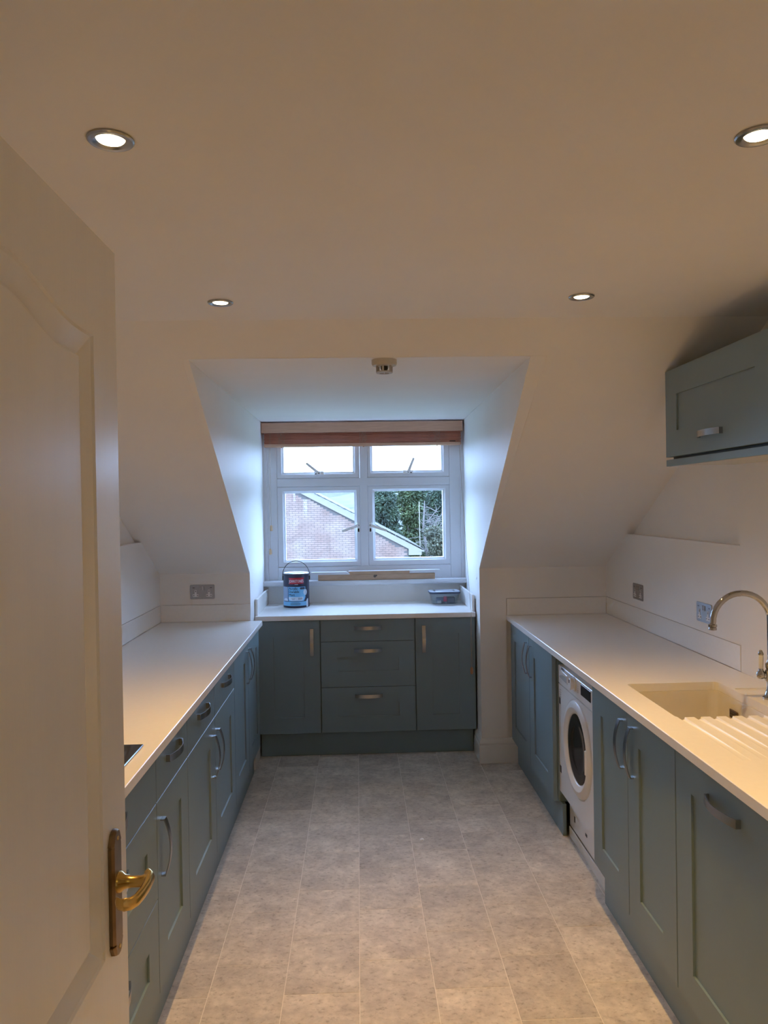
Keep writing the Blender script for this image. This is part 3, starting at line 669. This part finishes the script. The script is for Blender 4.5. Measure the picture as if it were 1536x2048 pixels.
for a in (0, PI/2): k.tube([(cx-.021*math.cos(a), cy_-.021*math.sin(a), zc-.050), (cx+.021*math.cos(a), cy_+.021*math.sin(a), zc-.050)], .002, 6)
obj('cage', k, M['grey'], hd, 40)

# ------------------------------------------------------------------ blind and its cords
bl = thing('wooden_blind', 'reddish wooden slatted blind pulled up at the top of the window', 'blind', (.046, 5.45, 2.0))
k = MB(); k.box(-.664, .751, 5.397, 5.409, 2.103, 2.174, .002); k.box(-.664, -.655, 5.4095, 5.485, 2.103, 2.174); k.box(.742, .751, 5.4095, 5.485, 2.103, 2.174); obj('valance', k, M['valance'], bl)
k = MB(); k.box(-.652, .740, 5.425, 5.475, 2.115, 2.160); obj('headrail', k, M['slat'], bl)
sm_ = MB(); sm_.box(-.648, .742, -.024, .024, -.0014, .0014, .0006); slme = sm_.mesh('slat'); slme.materials.append(M['slat'])
for i in range(17):
    o = bpy.data.objects.new('slat', slme); C.objects.link(o); o.parent = bl
    o.location = Vector((random.uniform(-.002, .002), 5.448+random.uniform(-.003, .003), 2.0284+i*.0048))-bl.location; o.rotation_euler = (random.uniform(-.03, .03), random.uniform(-.0012, .0012), 0)
k = MB(); k.box(-.649, .743, 5.420, 5.476, 2.006, 2.027, .004, 2); obj('bottom_rail', k, M['valance'], bl)
for x in (-.528, .048, .570):
    k = MB()
    for dx in (-.018, -.006, .006, .018):
        k.tube([(x+dx+random.uniform(-.006, .006), 5.4205+random.uniform(-.001, .0), 2.026+j*.013) for j in range(7)], .0012, 5)
    obj('ladder_cord', k, M['cord'], bl)
    k = MB(); k.lathe([(.004, 2.000), (.005, 2.006), (.004, 2.0065)], 10, 'z', (x+.002, 5.43, 0)); obj('cord_plug', k, M['acorn'], bl)
k = MB(); k.box(.660, .702, 5.4185, 5.4195, 2.030, 2.036); obj('maker_tag', k, M['black'], bl)
# left tilt cords with two pale acorns
for dx, ze in ((-.613, 1.455), (-.622, 1.288)):
    k = MB(); k.tube([(dx+.012, 5.414, 2.11), (dx+.008, 5.414, 1.9), (dx+.002, 5.44, 1.6), (dx, 5.47, ze)], .0011, 5); obj('tilt_cord', k, M['cord'], bl)
    k = MB(); k.lathe([(.003, ze+.002), (.008, ze-.004), (.0095, ze-.025), (.010, ze-.036), (.006, ze-.040)], 12, 'z', (dx, 5.47, 0)); obj('acorn', k, M['oak'], bl, 40)
# right pull cord, drawn forward over the worktop edge and hanging in front of the cabinet
for s_ in (-1, 1):
    k = MB(); P = [(.728, 5.412, 2.08), (.7275, 5.40, 1.98), (.7265, 5.30, 1.70), (.724, 5.15, 1.36), (.720, 5.02, 1.12), (.715, 4.92, .99), (.710, 4.845, .918), (.7075, 4.818, .9035), (.7062, 4.812, .885)]
    for i in range(9):
        z = .84-.036*i; P.append((.7045+s_*.0042*math.sin(i*1.1+.4), 4.8115, z))
    P.append((.7045, 4.8115, .545))
    k.tube(P, .0011, 6); obj('pull_cord', k, M['cord'], bl)
k = MB(); k.lathe([(.003, .556), (.0085, .550), (.0095, .535), (.0095, .520), (.0065, .512), (.003, .510)], 14, 'z', (.7045, 4.8115, 0)); obj('acorn', k, M['acorn'], bl, 40)

# ------------------------------------------------------------------ paint tin
PX, PY, PR = -.428, 5.283, .0895
pt = thing('paint_tin', 'navy and blue tin of matt paint with wire handle left of the window worktop', 'tin', (PX, PY, ZT))
z0 = ZT+.0006; PH = .228
k = MB(); k.lathe([(PR-.002, z0), (PR, z0+.002), (PR, z0+.006), (PR-.0012, z0+.009), (PR-.0012, z0+PH-.012), (PR, z0+PH-.008), (PR, z0+PH-.002), (PR-.003, z0+PH)], 64, 'z', (PX, PY, 0)); obj('body', k, M['navy'], pt, 40)
k = MB(); k.lathe([(PR-.0032, z0+PH-.001), (PR-.002, z0+PH+.003), (PR-.006, z0+PH+.0045), (PR-.014, z0+PH+.002), (PR-.018, z0+PH-.002), (.02, z0+PH-.002)], 64, 'z', (PX, PY, 0)); obj('lid', k, M['lid'], pt, 35)
tow = math.atan2(-PY, -PX)                                # the side that faces the room
def cyl(s_, h, d=0.0): a = tow+s_/PR; return Vector((PX+(PR-.0008+d)*math.cos(a), PY+(PR-.0008+d)*math.sin(a), h))
def patch(pts_s, d, name, m, par=pt):                     # a printed shape bent round the tin; polygon given as rows of (s0,s1,h)
    k = MB(); loops = []
    for s0, s1, h in pts_s: loops.append([cyl(s0+(s1-s0)*i/24, h, d) for i in range(25)])
    k.loft(loops, False, False, closed=False)
    return obj(name, k, m, par)
# label in tin coordinates: s to the right, h up
H = lambda t: z0+t*PH                                      # t = share of the height
patch([(-.121, .079, H(.06)), (-.121, .079, H(.185))], .0008, 'label_band', M['sky'])
patch([(-.058, .052, H(.20)), (-.058, .066, H(.30)), (-.058, .066, H(.625))], .0008, 'label_panel', M['sky'])
patch([(-.121, -.062, H(.20)), (-.121, -.062, H(.625))], .0008, 'room_print', M['tingrey'])
patch([(-.119, -.062, H(.212)), (-.100, -.066, H(.27)), (-.085, -.074, H(.288))], .0011, 'room_print', M['tinwhite'])
patch([(-.040, .040, H(.215)), (-.055, .048, H(.255)), (-.055, .048, H(.325))], .0011, 'white_box', M['tinwhite'])
patch([(.074, .094, H(.012)), (.074, .094, H(.20)), (.084, .095, H(.26))], .0011, 'side_label', M['tinwhite'])
patch([(-.055, .055, H(.71)), (-.050, .052, H(.735)), (-.050, .052, H(.855)), (-.055, .055, H(.895))], .0010, 'brand_patch', M['red'])
patch([(.028, .058, H(.545)), (.023, .062, H(.58)), (.028, .058, H(.612))], .0011, 'dark_badge', M['navy'])
k = MB(); cs, ch, r_ = .0655, H(.46), .0135
pts = [cyl(cs+r_*math.cos(2*PI*i/20), ch+r_*1.35*math.sin(2*PI*i/20), .0014) for i in range(20)]
pts2 = [cyl(cs+(r_+.002)*math.cos(2*PI*i/20), ch+(r_*1.35+.002)*math.sin(2*PI*i/20), .0009) for i in range(20)]
k.loft([pts2, pts], False, True); obj('round_badge', k, M['tinwhite'], pt)
k = MB()
for j, w in ((.52, .013), (.47, .010), (.43, .014), (.40, .009)): k.loft([[cyl(cs-w/2+w*i/4, H(j)-.0012, .0018) for i in range(5)], [cyl(cs-w/2+w*i/4, H(j)+.0012, .0018) for i in range(5)]], False, False, closed=False)
obj('badge_lines', k, M['tingrey'], pt)
k = MB(); k.merge(text_bm("JOHNSTONE'S", .0215, lambda x, y, d: cyl(x, H(.79)+y*1.25, .0012+d), bold=.0004, sx=.745)); k.merge(text_bm('TRADE', .0075, lambda x, y, d: cyl(x, H(.695)+y, .0004+d), bold=.0002)); obj('brand_lettering', k, M['tinwhite'], pt)
k = MB()
for s_, t in (('Acrylic', .572), ('Durable', .478), ('Matt', .384)): [k.merge(text_bm(s_, .0235, lambda x, y, d, t=t, q=q: cyl(-.053+x+q, H(t)+y, .0010+d), align='LEFT', sx=.94)) for q in (-.0006, 0, .0006)]
for j, w in ((.150, .060), (.122, .072), (.095, .066)): k.loft([[cyl(-.008-w/2+w*i/8, H(j)-.0012, .0010) for i in range(9)], [cyl(-.008-w/2+w*i/8, H(j)+.0012, .0010) for i in range(9)]], False, False, closed=False)
for j, w in ((.285, .026), (.250, .018)): k.loft([[cyl(-.022-w/2+w*i/4, H(j)-.001, .0014) for i in range(5)], [cyl(-.022-w/2+w*i/4, H(j)+.001, .0014) for i in range(5)]], False, False, closed=False)
obj('label_lettering', k, M['navy'], pt)
k = MB()
for i in range(9):
    s_ = .013+i*.0034; w = .0012 if i % 3 else .002
    k.loft([[cyl(s_, H(.24), .0014), cyl(s_+w, H(.24), .0014)], [cyl(s_, H(.305), .0014), cyl(s_+w, H(.305), .0014)]], False, False, closed=False)
obj('barcode', k, M['navy'], pt)
for s_ in (-1, 1):
    k = MB(); k.box(PX+s_*PR-.005, PX+s_*PR+.005, PY-.009, PY+.009, z0+PH*.80, z0+PH*.93, .002); obj('handle_lug', k, M['black'], pt)
k = MB(); pts = []
for i in range(25):
    a = PI*i/24; pts.append((PX-(PR+.004)*math.cos(a), PY-.012*math.sin(a), z0+PH*.86+.117*math.sin(a)**.85))
k.tube(pts, .0022, 8); obj('wire_handle', k, M['dark'], pt, 60)

# ------------------------------------------------------------------ plastic tub
tb = thing('plastic_tub', 'clear plastic food tub with a dark-edged lid on the window worktop', 'tub', (.585, 5.29, ZT))
TXc, TYc = .590, 5.290
rr = lambda hw, hd_, z, r: rrect(TXc-hw, TXc+hw, TYc-hd_, TYc+hd_, z, r, 5)
k = MB(); k.loft([rr(.080, .060, z0, .03), rr(.086, .066, z0+.004, .03), rr(.101, .080, z0+.073, .032), rr(.1035, .0825, z0+.076, .033)], True, False); k.loft([rr(.078, .058, z0+.003, .03), rr(.099, .078, z0+.073, .032)], True, False); obj('body', k, M['tub'], tb, 40)
k = MB(); k.loft([rr(.1045, .0835, z0+.073, .034), rr(.1075, .0865, z0+.075, .034), rr(.1075, .0865, z0+.083, .034), rr(.105, .084, z0+.087, .034)], False, False); obj('lid_rim', k, M['tubrim'], tb, 40)
k = MB(); k.loft([rr(.1049, .0839, z0+.0865, .034), rr(.098, .077, z0+.0885, .03), rr(.072, .054, z0+.0885, .02), rr(.070, .052, z0+.0865, .02), rr(.060, .042, z0+.0865, .015), rr(.058, .040, z0+.088, .015)], True, True); obj('lid', k, M['tublid'], tb, 40)
k = MB(); k.box(TXc-.012, TXc+.012, TYc-.066, TYc-.060, z0+.02, z0+.055, .002); o = tag(to_base(obj('pink_packet', k, M['pinkpack']), (TXc, TYc-.063, z0+.02)), 'small pink packet seen through the wall of the plastic tub', 'packet')
k = MB(); k.box(TXc+.018, TXc+.070, TYc-.045, TYc+.02, z0+.0045, z0+.045, .006, 2); tag(to_base(obj('dark_pouch', k, M['tubrim']), (TXc+.04, TYc, z0+.0045)), 'dark bundle in the right half of the plastic tub', 'pouch')
k = MB(); k.box(TXc-.052, TXc-.026, TYc-.055, TYc-.045, z0+.006, z0+.026, .002); tag(to_base(obj('white_tag', k, M['white']), (TXc-.04, TYc-.05, z0+.006)), 'small white tag inside the left of the plastic tub', 'tag')
k = MB(); k.box(TXc-.055, TXc+.012, TYc-.035, TYc+.035, z0+.0045, z0+.04, .008, 2); tag(to_base(obj('grey_pouch', k, M['tingrey']), (TXc-.02, TYc, z0+.0045)), 'grey bundle in the left half of the plastic tub', 'pouch')

# ------------------------------------------------------------------ timber offcuts on the sill
zs = 1.0605
k = MB(); k.box(-.284, .541, 5.408, 5.452, zs, zs+.0405, .0015); o = obj('timber_batten', k, M['pine']); to_base(o, (.13, 5.43, zs)); tag(o, 'long bare pine batten with a dark knot lying on the window sill', 'timber')
k = MB(); k.lathe([(.010, 5.4078), (.010, 5.4065)], 10, 'y', (.115, 0, zs+.026)); k.lathe([(.006, 5.4078), (.006, 5.4065)], 8, 'y', (.126, 0, zs+.030)); obj('knot', k, M['bark'], o)
zs2 = zs+.041
k = MB(); k.prism([(-.333, 5.405, zs2), (-.062, 5.405, zs2), (-.085, 5.405, zs2+.019), (-.333, 5.405, zs2+.019)], (0, .04, 0)); o = obj('trim_offcut', k, M['upvc']); to_base(o, (-.2, 5.425, zs2)); tag(o, 'short white trim offcut with a mitred end on top of the pine batten', 'trim')
k = MB(); k.prism([(-.058, 5.406, zs2), (.361, 5.406, zs2), (.361, 5.406, zs2+.020), (-.070, 5.406, zs2+.020)], (0, .034, 0)); o = obj('timber_strip', k, M['pine']); to_base(o, (.15, 5.42, zs2)); tag(o, 'thin wood strip with a white-painted top edge on the pine batten', 'timber')
k = MB(); k.box(-.068, .575, 5.405, 5.4395, zs2+.0205, zs2+.0235); k.box(.3615, .540, 5.406, 5.438, zs2+.002, zs2+.0203); obj('white_edge', k, M['upvc'], o)
k = MB(); k.loft([[(.270, 3.60, .0002), (.286, 3.598, .0002), (.291, 3.612, .0002), (.281, 3.624, .0002), (.268, 3.616, .0002)], [(.272, 3.602, .003), (.285, 3.600, .005), (.289, 3.612, .003), (.281, 3.622, .004), (.270, 3.615, .002)]]); o = obj('plaster_chip', k, M['chip']); to_base(o, (.28, 3.61, 0)); tag(o, 'small white plaster chip on the tiled floor', 'debris')

# ------------------------------------------------------------------ open panelled door at the left
DX, DY0, DY1, DH = -.375, .463, 1.226, 1.992
d1 = struct(bpy.data.objects.new('door_1', None)); C.objects.link(d1); d1.location = (DX, DY0, .005)
def panel_loops(y0, y1, z0_, z1, rise, insets):
    n = 24; out = []
    for ins, dep in insets:
        a, b, c = y0+ins, y1-ins, z0_+ins; lp = [(DX+dep, a, c), (DX+dep, b, c)]
        for i in range(n+1):
            t = i/n; y = b+(a-b)*t; s_ = abs(2*t-1)
            arch = rise*(.5+.5*math.cos(PI*min(1, s_/.82))) if s_ < .82 else 0
            lp.append((DX+dep, y, z1-ins+arch*(1 if ins < .02 else .97)))
        out.append(lp)
    return out
ins = [(0, 0), (.0025, -.0035), (.006, -.0045), (.030, -.0135), (.034, -.014), (.0362, -.0085), (.039, -.008)]
k = MB(); up_ = panel_loops(DY0+.108, DY1-.108, .935, 1.838, .034, ins); lo_ = panel_loops(DY0+.108, DY1-.108, .23, .76, 0, ins)
k.loft(up_, False, True); k.loft(lo_, False, True)
# stiles, rails
def face(pts): k.poly([(DX, y, z) for y, z in pts])
CH = .0028; DHf = DH; A1f = DY1
A0, A1, B0, B1 = DY0, DY1-CH, DY0+.108, DY1-.108; DH = DH-CH
face([(A0, .005), (B0, .005), (B0, DH), (A0, DH)]); face([(B1, .005), (A1, .005), (A1, DH), (B1, DH)])
face([(B0, .005), (B1, .005), (B1, .23), (B0, .23)]); face([(B0, .76), (B1, .76), (B1, .935), (B0, .935)])
topl = [(p[1], p[2]) for p in up_[0][2:]]
for (ya, za), (yb, zb) in zip(topl, topl[1:]): face([(ya, za), (yb, zb), (yb, DH), (ya, DH)])
bmesh.ops.remove_doubles(k.bm, verts=k.bm.verts, dist=1e-5)
k.poly([(DX-CH, A1f, .005), (DX-.04, A1f, .005), (DX-.04, A1f, DHf), (DX-CH, A1f, DHf)]); k.poly([(DX, A1, .005), (DX-CH, A1f, .005), (DX-CH, A1f, DHf), (DX, A1, DH)]); k.poly([(DX, A0, DH), (DX, A1, DH), (DX-CH, A1f, DHf), (DX-CH, A0, DHf)]); k.poly([(DX-.04, A0, .005), (DX, A0, .005), (DX, A0, DH), (DX-CH, A0, DHf), (DX-.04, A0, DHf)])
k.poly([(DX-.04, A0, .005), (DX-.04, A1f, .005), (DX-.04, A1f, DHf), (DX-.04, A0, DHf)]); k.poly([(DX-CH, A0, DHf), (DX-CH, A1f, DHf), (DX-.04, A1f, DHf), (DX-.04, A0, DHf)]); k.poly([(DX, A0, .005), (DX-.04, A0, .005), (DX-.04, A1f, .005), (DX-CH, A1f, .005), (DX, A1, .005)])
bmesh.ops.remove_doubles(k.bm, verts=k.bm.verts, dist=1e-5)
obj('leaf', k, M['gloss'], d1)
# handle: long backplate with shaped ends, neck and scroll lever
PYc, PZ0, PZ1 = 1.157, .922, 1.108
prof = []
for t, w in ((0, .006), (.02, .013), (.06, .017), (.09, .0205), (.10, .0205), (.105, .018), (.12, .020), (.88, .020), (.895, .018), (.90, .0205), (.91, .0205), (.94, .017), (.98, .013), (1, .006)):
    prof.append((PZ0+(PZ1-PZ0)*t, w))
k = MB(); pl_ = [(PYc+w, z) for z, w in prof]+[(PYc-w, z) for z, w in prof[::-1]]
cen = (PYc, (PZ0+PZ1)/2)
k.loft([[(DX+.0002, y, z) for y, z in pl_], [(DX+.005, y, z) for y, z in pl_], [(DX+.0085, PYc+(y-PYc)*.78, cen[1]+(z-cen[1])*.985) for y, z in pl_]], True, True)
hp = obj('handle_plate', k, M['bronze'], d1, 30)
k = MB(); zl = 1.030
k.lathe([(.0155, DX+.008), (.015, DX+.013), (.0105, DX+.018), (.0085, DX+.028), (.0085, DX+.042), (.0105, DX+.047), (.0105, DX+.052)], 20, 'x', (0, PYc, zl))
lv = [(DX+.049, PYc+.011, zl+.004, .0100, .0062), (DX+.0545, PYc+.003, zl+.003, .0112, .0068), (DX+.0545, PYc-.014, zl, .0108, .0058), (DX+.0525, PYc-.034, zl-.002, .0100, .0052), (DX+.0495, PYc-.052, zl-.002, .0096, .0050),
      (DX+.0445, PYc-.0635, zl-.001, .0094, .0048), (DX+.037, PYc-.069, zl, .0092, .0045), (DX+.029, PYc-.066, zl, .0086, .0042), (DX+.0245, PYc-.059, zl, .007, .003)]
loops = []
for i, (x, y, z, hz, hx_) in enumerate(lv):
    p, q = lv[max(i-1, 0)], lv[min(i+1, len(lv)-1)]; t = Vector((q[0]-p[0], q[1]-p[1], 0)).normalized(); nrm = Vector((t.y, -t.x, 0))
    loops.append([Vector((x, y, z))+nrm*hx_*math.cos(2*PI*a/12)+Vector((0, 0, hz*math.sin(2*PI*a/12))) for a in range(12)])
k.loft(loops); obj('lever', k, M['brass'], d1, 50)
k = MB()
for zz in (PZ0+.012, PZ1-.012): k.lathe([(.0035, DX+.008), (.003, DX+.0098)], 10, 'x', (0, PYc, zz))
obj('plate_screws', k, M['brass'], hp)

# ------------------------------------------------------------------ outside: neighbour's gable, trees, hillside
GY = 28.0; EX, EZ = 1.838, -.02; KS = .534; AX = -2.55; GZ = -5.0
roof = lambda x: EZ+KS*(EX-x) if x >= AX else EZ+KS*(EX-AX)-KS*(AX-x)
LX = 2*AX-EX
hs = thing('brick_house', 'neighbouring brick house with white bargeboard seen through the left window pane', 'house', (AX, GY, GZ))
k = MB(); k.prism([(LX, GY, GZ), (EX, GY, GZ), (EX, GY, EZ), (AX, GY, roof(AX)), (LX, GY, EZ)], (0, 8.6, 0)); gw = obj('gable_wall', k, M['mortar'], hs)
bw, bh, bt_ = .215, .065, .10
kb = MB(); kb.box(-bw/2, bw/2, -.008, .02, -bh/2, bh/2, .003); bme = kb.mesh('brick'); bme.materials.append(M['brick'])
cells = []
r0 = int((GZ+.05)/.075)
for r_i in range(r0, 60):
    z = r_i*.075
    for c_i in range(-42, 12):
        x = c_i*.225+(.1125 if r_i % 2 else 0)
        if x-bw/2 < LX or x+bw/2 > EX or z+bh/2 > roof(x)-.02-KS*bw/2: continue
        vis = -2.75 < x < 1.9 and -.42 < z < 2.1 and not (-.22 < x < .62)
        cells.append((not vis, (x+.4)**2*.4+(z-.85)**2, x, z))
cells.sort()
for _, _, x, z in cells[:300]:
    o = bpy.data.objects.new('brick', bme); C.objects.link(o); o.parent = gw; o.location = (x, GY+random.uniform(-.003, .002), z)
k = MB()
for _, _, x, z in cells[300:]: k.box(x-bw/2, x+bw/2, GY-.008, GY+.02, z-bh/2, z+bh/2)
bst = stuff(obj('brickwork', k, M['brick'], gw))
def slope_board(x0, x1, d0, d1, y0, y1):                   # board along the verge between two offsets above the wall line
    return [(x0, y0, roof(x0)+d0), (x1, y0, roof(x1)+d0), (x1, y0, roof(x1)+d1), (x0, y0, roof(x0)+d1)], (0, y1-y0, 0)
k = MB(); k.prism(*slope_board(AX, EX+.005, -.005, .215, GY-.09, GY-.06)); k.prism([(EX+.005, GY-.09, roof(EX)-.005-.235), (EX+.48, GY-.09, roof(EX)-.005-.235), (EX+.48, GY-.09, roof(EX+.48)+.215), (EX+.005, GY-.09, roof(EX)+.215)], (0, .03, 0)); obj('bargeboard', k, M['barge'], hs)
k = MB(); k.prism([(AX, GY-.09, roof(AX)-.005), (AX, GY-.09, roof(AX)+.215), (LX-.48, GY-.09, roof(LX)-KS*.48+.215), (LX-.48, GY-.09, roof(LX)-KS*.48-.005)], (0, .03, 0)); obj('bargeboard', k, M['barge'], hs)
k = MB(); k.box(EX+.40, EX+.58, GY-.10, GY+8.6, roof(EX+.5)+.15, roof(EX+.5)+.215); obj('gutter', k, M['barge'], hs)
# roof: right slope of overlapping tiles, verge tiles single, the rest together
ang = math.atan(KS); ca, sa = math.cos(ang), math.sin(ang)
nrow = int((EX+.56-AX)/(.27*ca)); allk = MB(); tl = .36; tw = .30
tmb = MB(); tmb.box(-tl/2, tl/2, -tw/2+.004, tw/2-.004, -.012, .012, .003); tme = tmb.mesh('roof_tile'); tme.materials.append(M['tile_r'])
for i in range(nrow):
    xm = EX+.56-(.27*ca)*(i+.5)
    for j in range(29):
        p = Vector((xm, GY-.12+tw*(j+.5), roof(xm)+.262))
        mt = Matrix.Translation(p) @ Matrix.Rotation(ang+.055, 4, 'Y')
        if j == 0:
            o = bpy.data.objects.new('roof_tile', tme); C.objects.link(o); o.parent = hs; o.matrix_local = Matrix.Translation(-hs.location) @ mt
        else:
            b = bmesh.new(); b.from_mesh(tme); allk.merge(b, mt)
stuff(obj('roof_tiling', allk, M['tile_r'], hs))
k = MB(); k.prism([(AX, GY-.05, roof(AX)+.20), (AX, GY-.05, roof(AX)+.24), (LX-.5, GY-.05, EZ-KS*.5+.24), (LX-.5, GY-.05, EZ-KS*.5+.20)], (0, 8.7, 0)); obj('far_slope', k, M['tile_r'], hs)

def foliage(name, m, blobs, n, leaf, parent, seed):
    rnd = random.Random(seed); vs_, fs = [], []
    for _ in range(n):
        bx_, by, bz, br, bhh = rnd.choice(blobs)
        a = rnd.uniform(0, 2*PI); q = rnd.uniform(-1, 1); rad = rnd.uniform(.72, 1.04)
        d = Vector((math.cos(a)*math.sqrt(1-q*q), math.sin(a)*math.sqrt(1-q*q), q))
        p = Vector((bx_+d.x*br*rad, by+d.y*br*rad, bz+d.z*bhh*rad))
        t = (d+Vector((rnd.uniform(-.7, .7), rnd.uniform(-.7, .7), rnd.uniform(-1.0, .3)))).normalized(); s_ = t.orthogonal().normalized()
        s_ = (Matrix.Rotation(rnd.uniform(0, 6.28), 3, t) @ s_); w = t.cross(s_)
        L_ = leaf*rnd.uniform(.6, 1.4); i = len(vs_)
        vs_ += [p-w*L_*.35, p+t*L_*.5+s_*L_*.15, p+w*L_*.35, p+t*L_-s_*L_*.1]
        fs += [(i, i+1, i+3), (i+1, i+2, i+3), (i, i+1, i+2)]
    me = bpy.data.meshes.new(name); me.from_pydata([v[:] for v in vs_], [], fs); me.update()
    return link(name, me, m, parent)
def tree(label, x, y, top, r, m, seed, nb=26, n=9000, leaf=.20, cat='tree', name='conifer', trunk=True, base=GZ, narrow=.75):
    rnd = random.Random(seed); t = thing(name, label, cat, (x, y, base)); bl_ = []
    H_ = top-base
    for i in range(nb):
        f = .10+.88*(i+.5)/nb; rr_ = r*(1-narrow*f**1.6); a = rnd.uniform(0, 2*PI); off = rr_*rnd.uniform(.3, .75)
        s_ = max(.45, rr_*rnd.uniform(.45, .7)); bl_.append((x+off*math.cos(a), y+off*math.sin(a), min(base+H_*f, top-s_*.5), s_, s_*rnd.uniform(.5, .75)))
    foliage('foliage', m, bl_, n, leaf, t, seed)
    k = MB(); k.tube([(x, y, base-.1), (x+.05, y, base+H_*.5), (x, y, base+H_*.85)], [.22, .15, .05], 8); obj('trunk', k, M['bark'], t)
    return t
tree('dark green conifer directly beyond the house eaves', 1.35, 39.6, 2.35, 1.35, M['leaf'], 1, 44, 15000, .17)
tree('conifer with yellow-green top in the middle of the right window pane', 2.85, 43.2, 2.85, 1.40, M['leaf2'], 2, 40, 12000, .18)
tree('dark conifer behind the bare branches at the right of the pane', 4.25, 39.6, 2.40, 1.35, M['leaf'], 3, 44, 15000, .17)
tree('dark conifer cut off by the right edge of the window', 5.9, 43.2, 2.5, 1.45, M['leaf'], 4, 34, 8000, .20)
tree('far dark conifer filling the gap behind the bare branches', 3.9, 47.0, 2.75, 1.9, M['leaf'], 5, 34, 8000, .22)
tree('olive-leaved bush in front of the bare branches, lower right of the pane', 3.75, 34.6, .55, .85, M['leaf3'], 6, 24, 8000, .13, 'bush', 'bush', True, GZ, .45)
# bare tree with grey branches
bt2 = thing('bare_tree', 'leafless grey-branched tree at the right of the right window pane', 'tree', (3.6, 37.0, GZ)); rnd = random.Random(11); k = MB(); k2 = MB()
k.tube([(3.6, 37, GZ-.1), (3.5, 37, -2), (3.17, 37, .5), (3.25, 37, 1.75)], [.12, .09, .055, .02], 7)
for i in range(75):
    z = rnd.uniform(-.9, 1.2); a = rnd.uniform(-.35, PI+.35); L_ = rnd.uniform(.4, 1.0)
    p = Vector((3.3+rnd.uniform(-.1, .85), 37+rnd.uniform(-.3, .2), z)); d = Vector((math.cos(a)*.7, -.1, abs(math.sin(a))*.9)).normalized(); q = p+d*L_*.5+Vector((rnd.uniform(-.1, .1), 0, .05)); e2 = p+d*L_+Vector((rnd.uniform(-.2, .2), 0, -.05))
    k2.tube([p, q, e2], [.022, .014, .005], 5)
    k2.tube([q, q+Vector((rnd.uniform(-.35, .35), 0, rnd.uniform(.05, .3)))], [.010, .003], 4)
obj('trunk', k, M['dead'], bt2); stuff(obj('branches', k2, M['dead'], bt2))
k = MB(); k.tube([(2.70, 33.2, GZ-.1), (2.68, 33.2, 1.70)], .020, 8); o = obj('pale_pole', k, M['polem']); to_base(o, (2.70, 33.2, GZ)); tag(o, 'thin pale upright pole in front of the trees', 'pole')
k = MB(); rnd = random.Random(5); nx, ny = 60, 14; loops = []
for j in range(ny):
    y = 130+j*9; loops.append([(-260+i*9+rnd.uniform(-2, 2), y, -14+(y-130)*.185+1.5*math.sin(i*.23+1)+rnd.uniform(-.8, .8)) for i in range(nx)])
k.loft(loops, False, False, closed=False); hl = stuff(obj('hillside', k, M['hill'])); hl['label'] = 'distant wooded hillside above the neighbouring roof'; hl['category'] = 'hillside'
k = MB(); k.box(-150, 150, 8, 330, GZ-.3, GZ-.02); gr = struct(obj('floor_garden', k, M['lawn']))
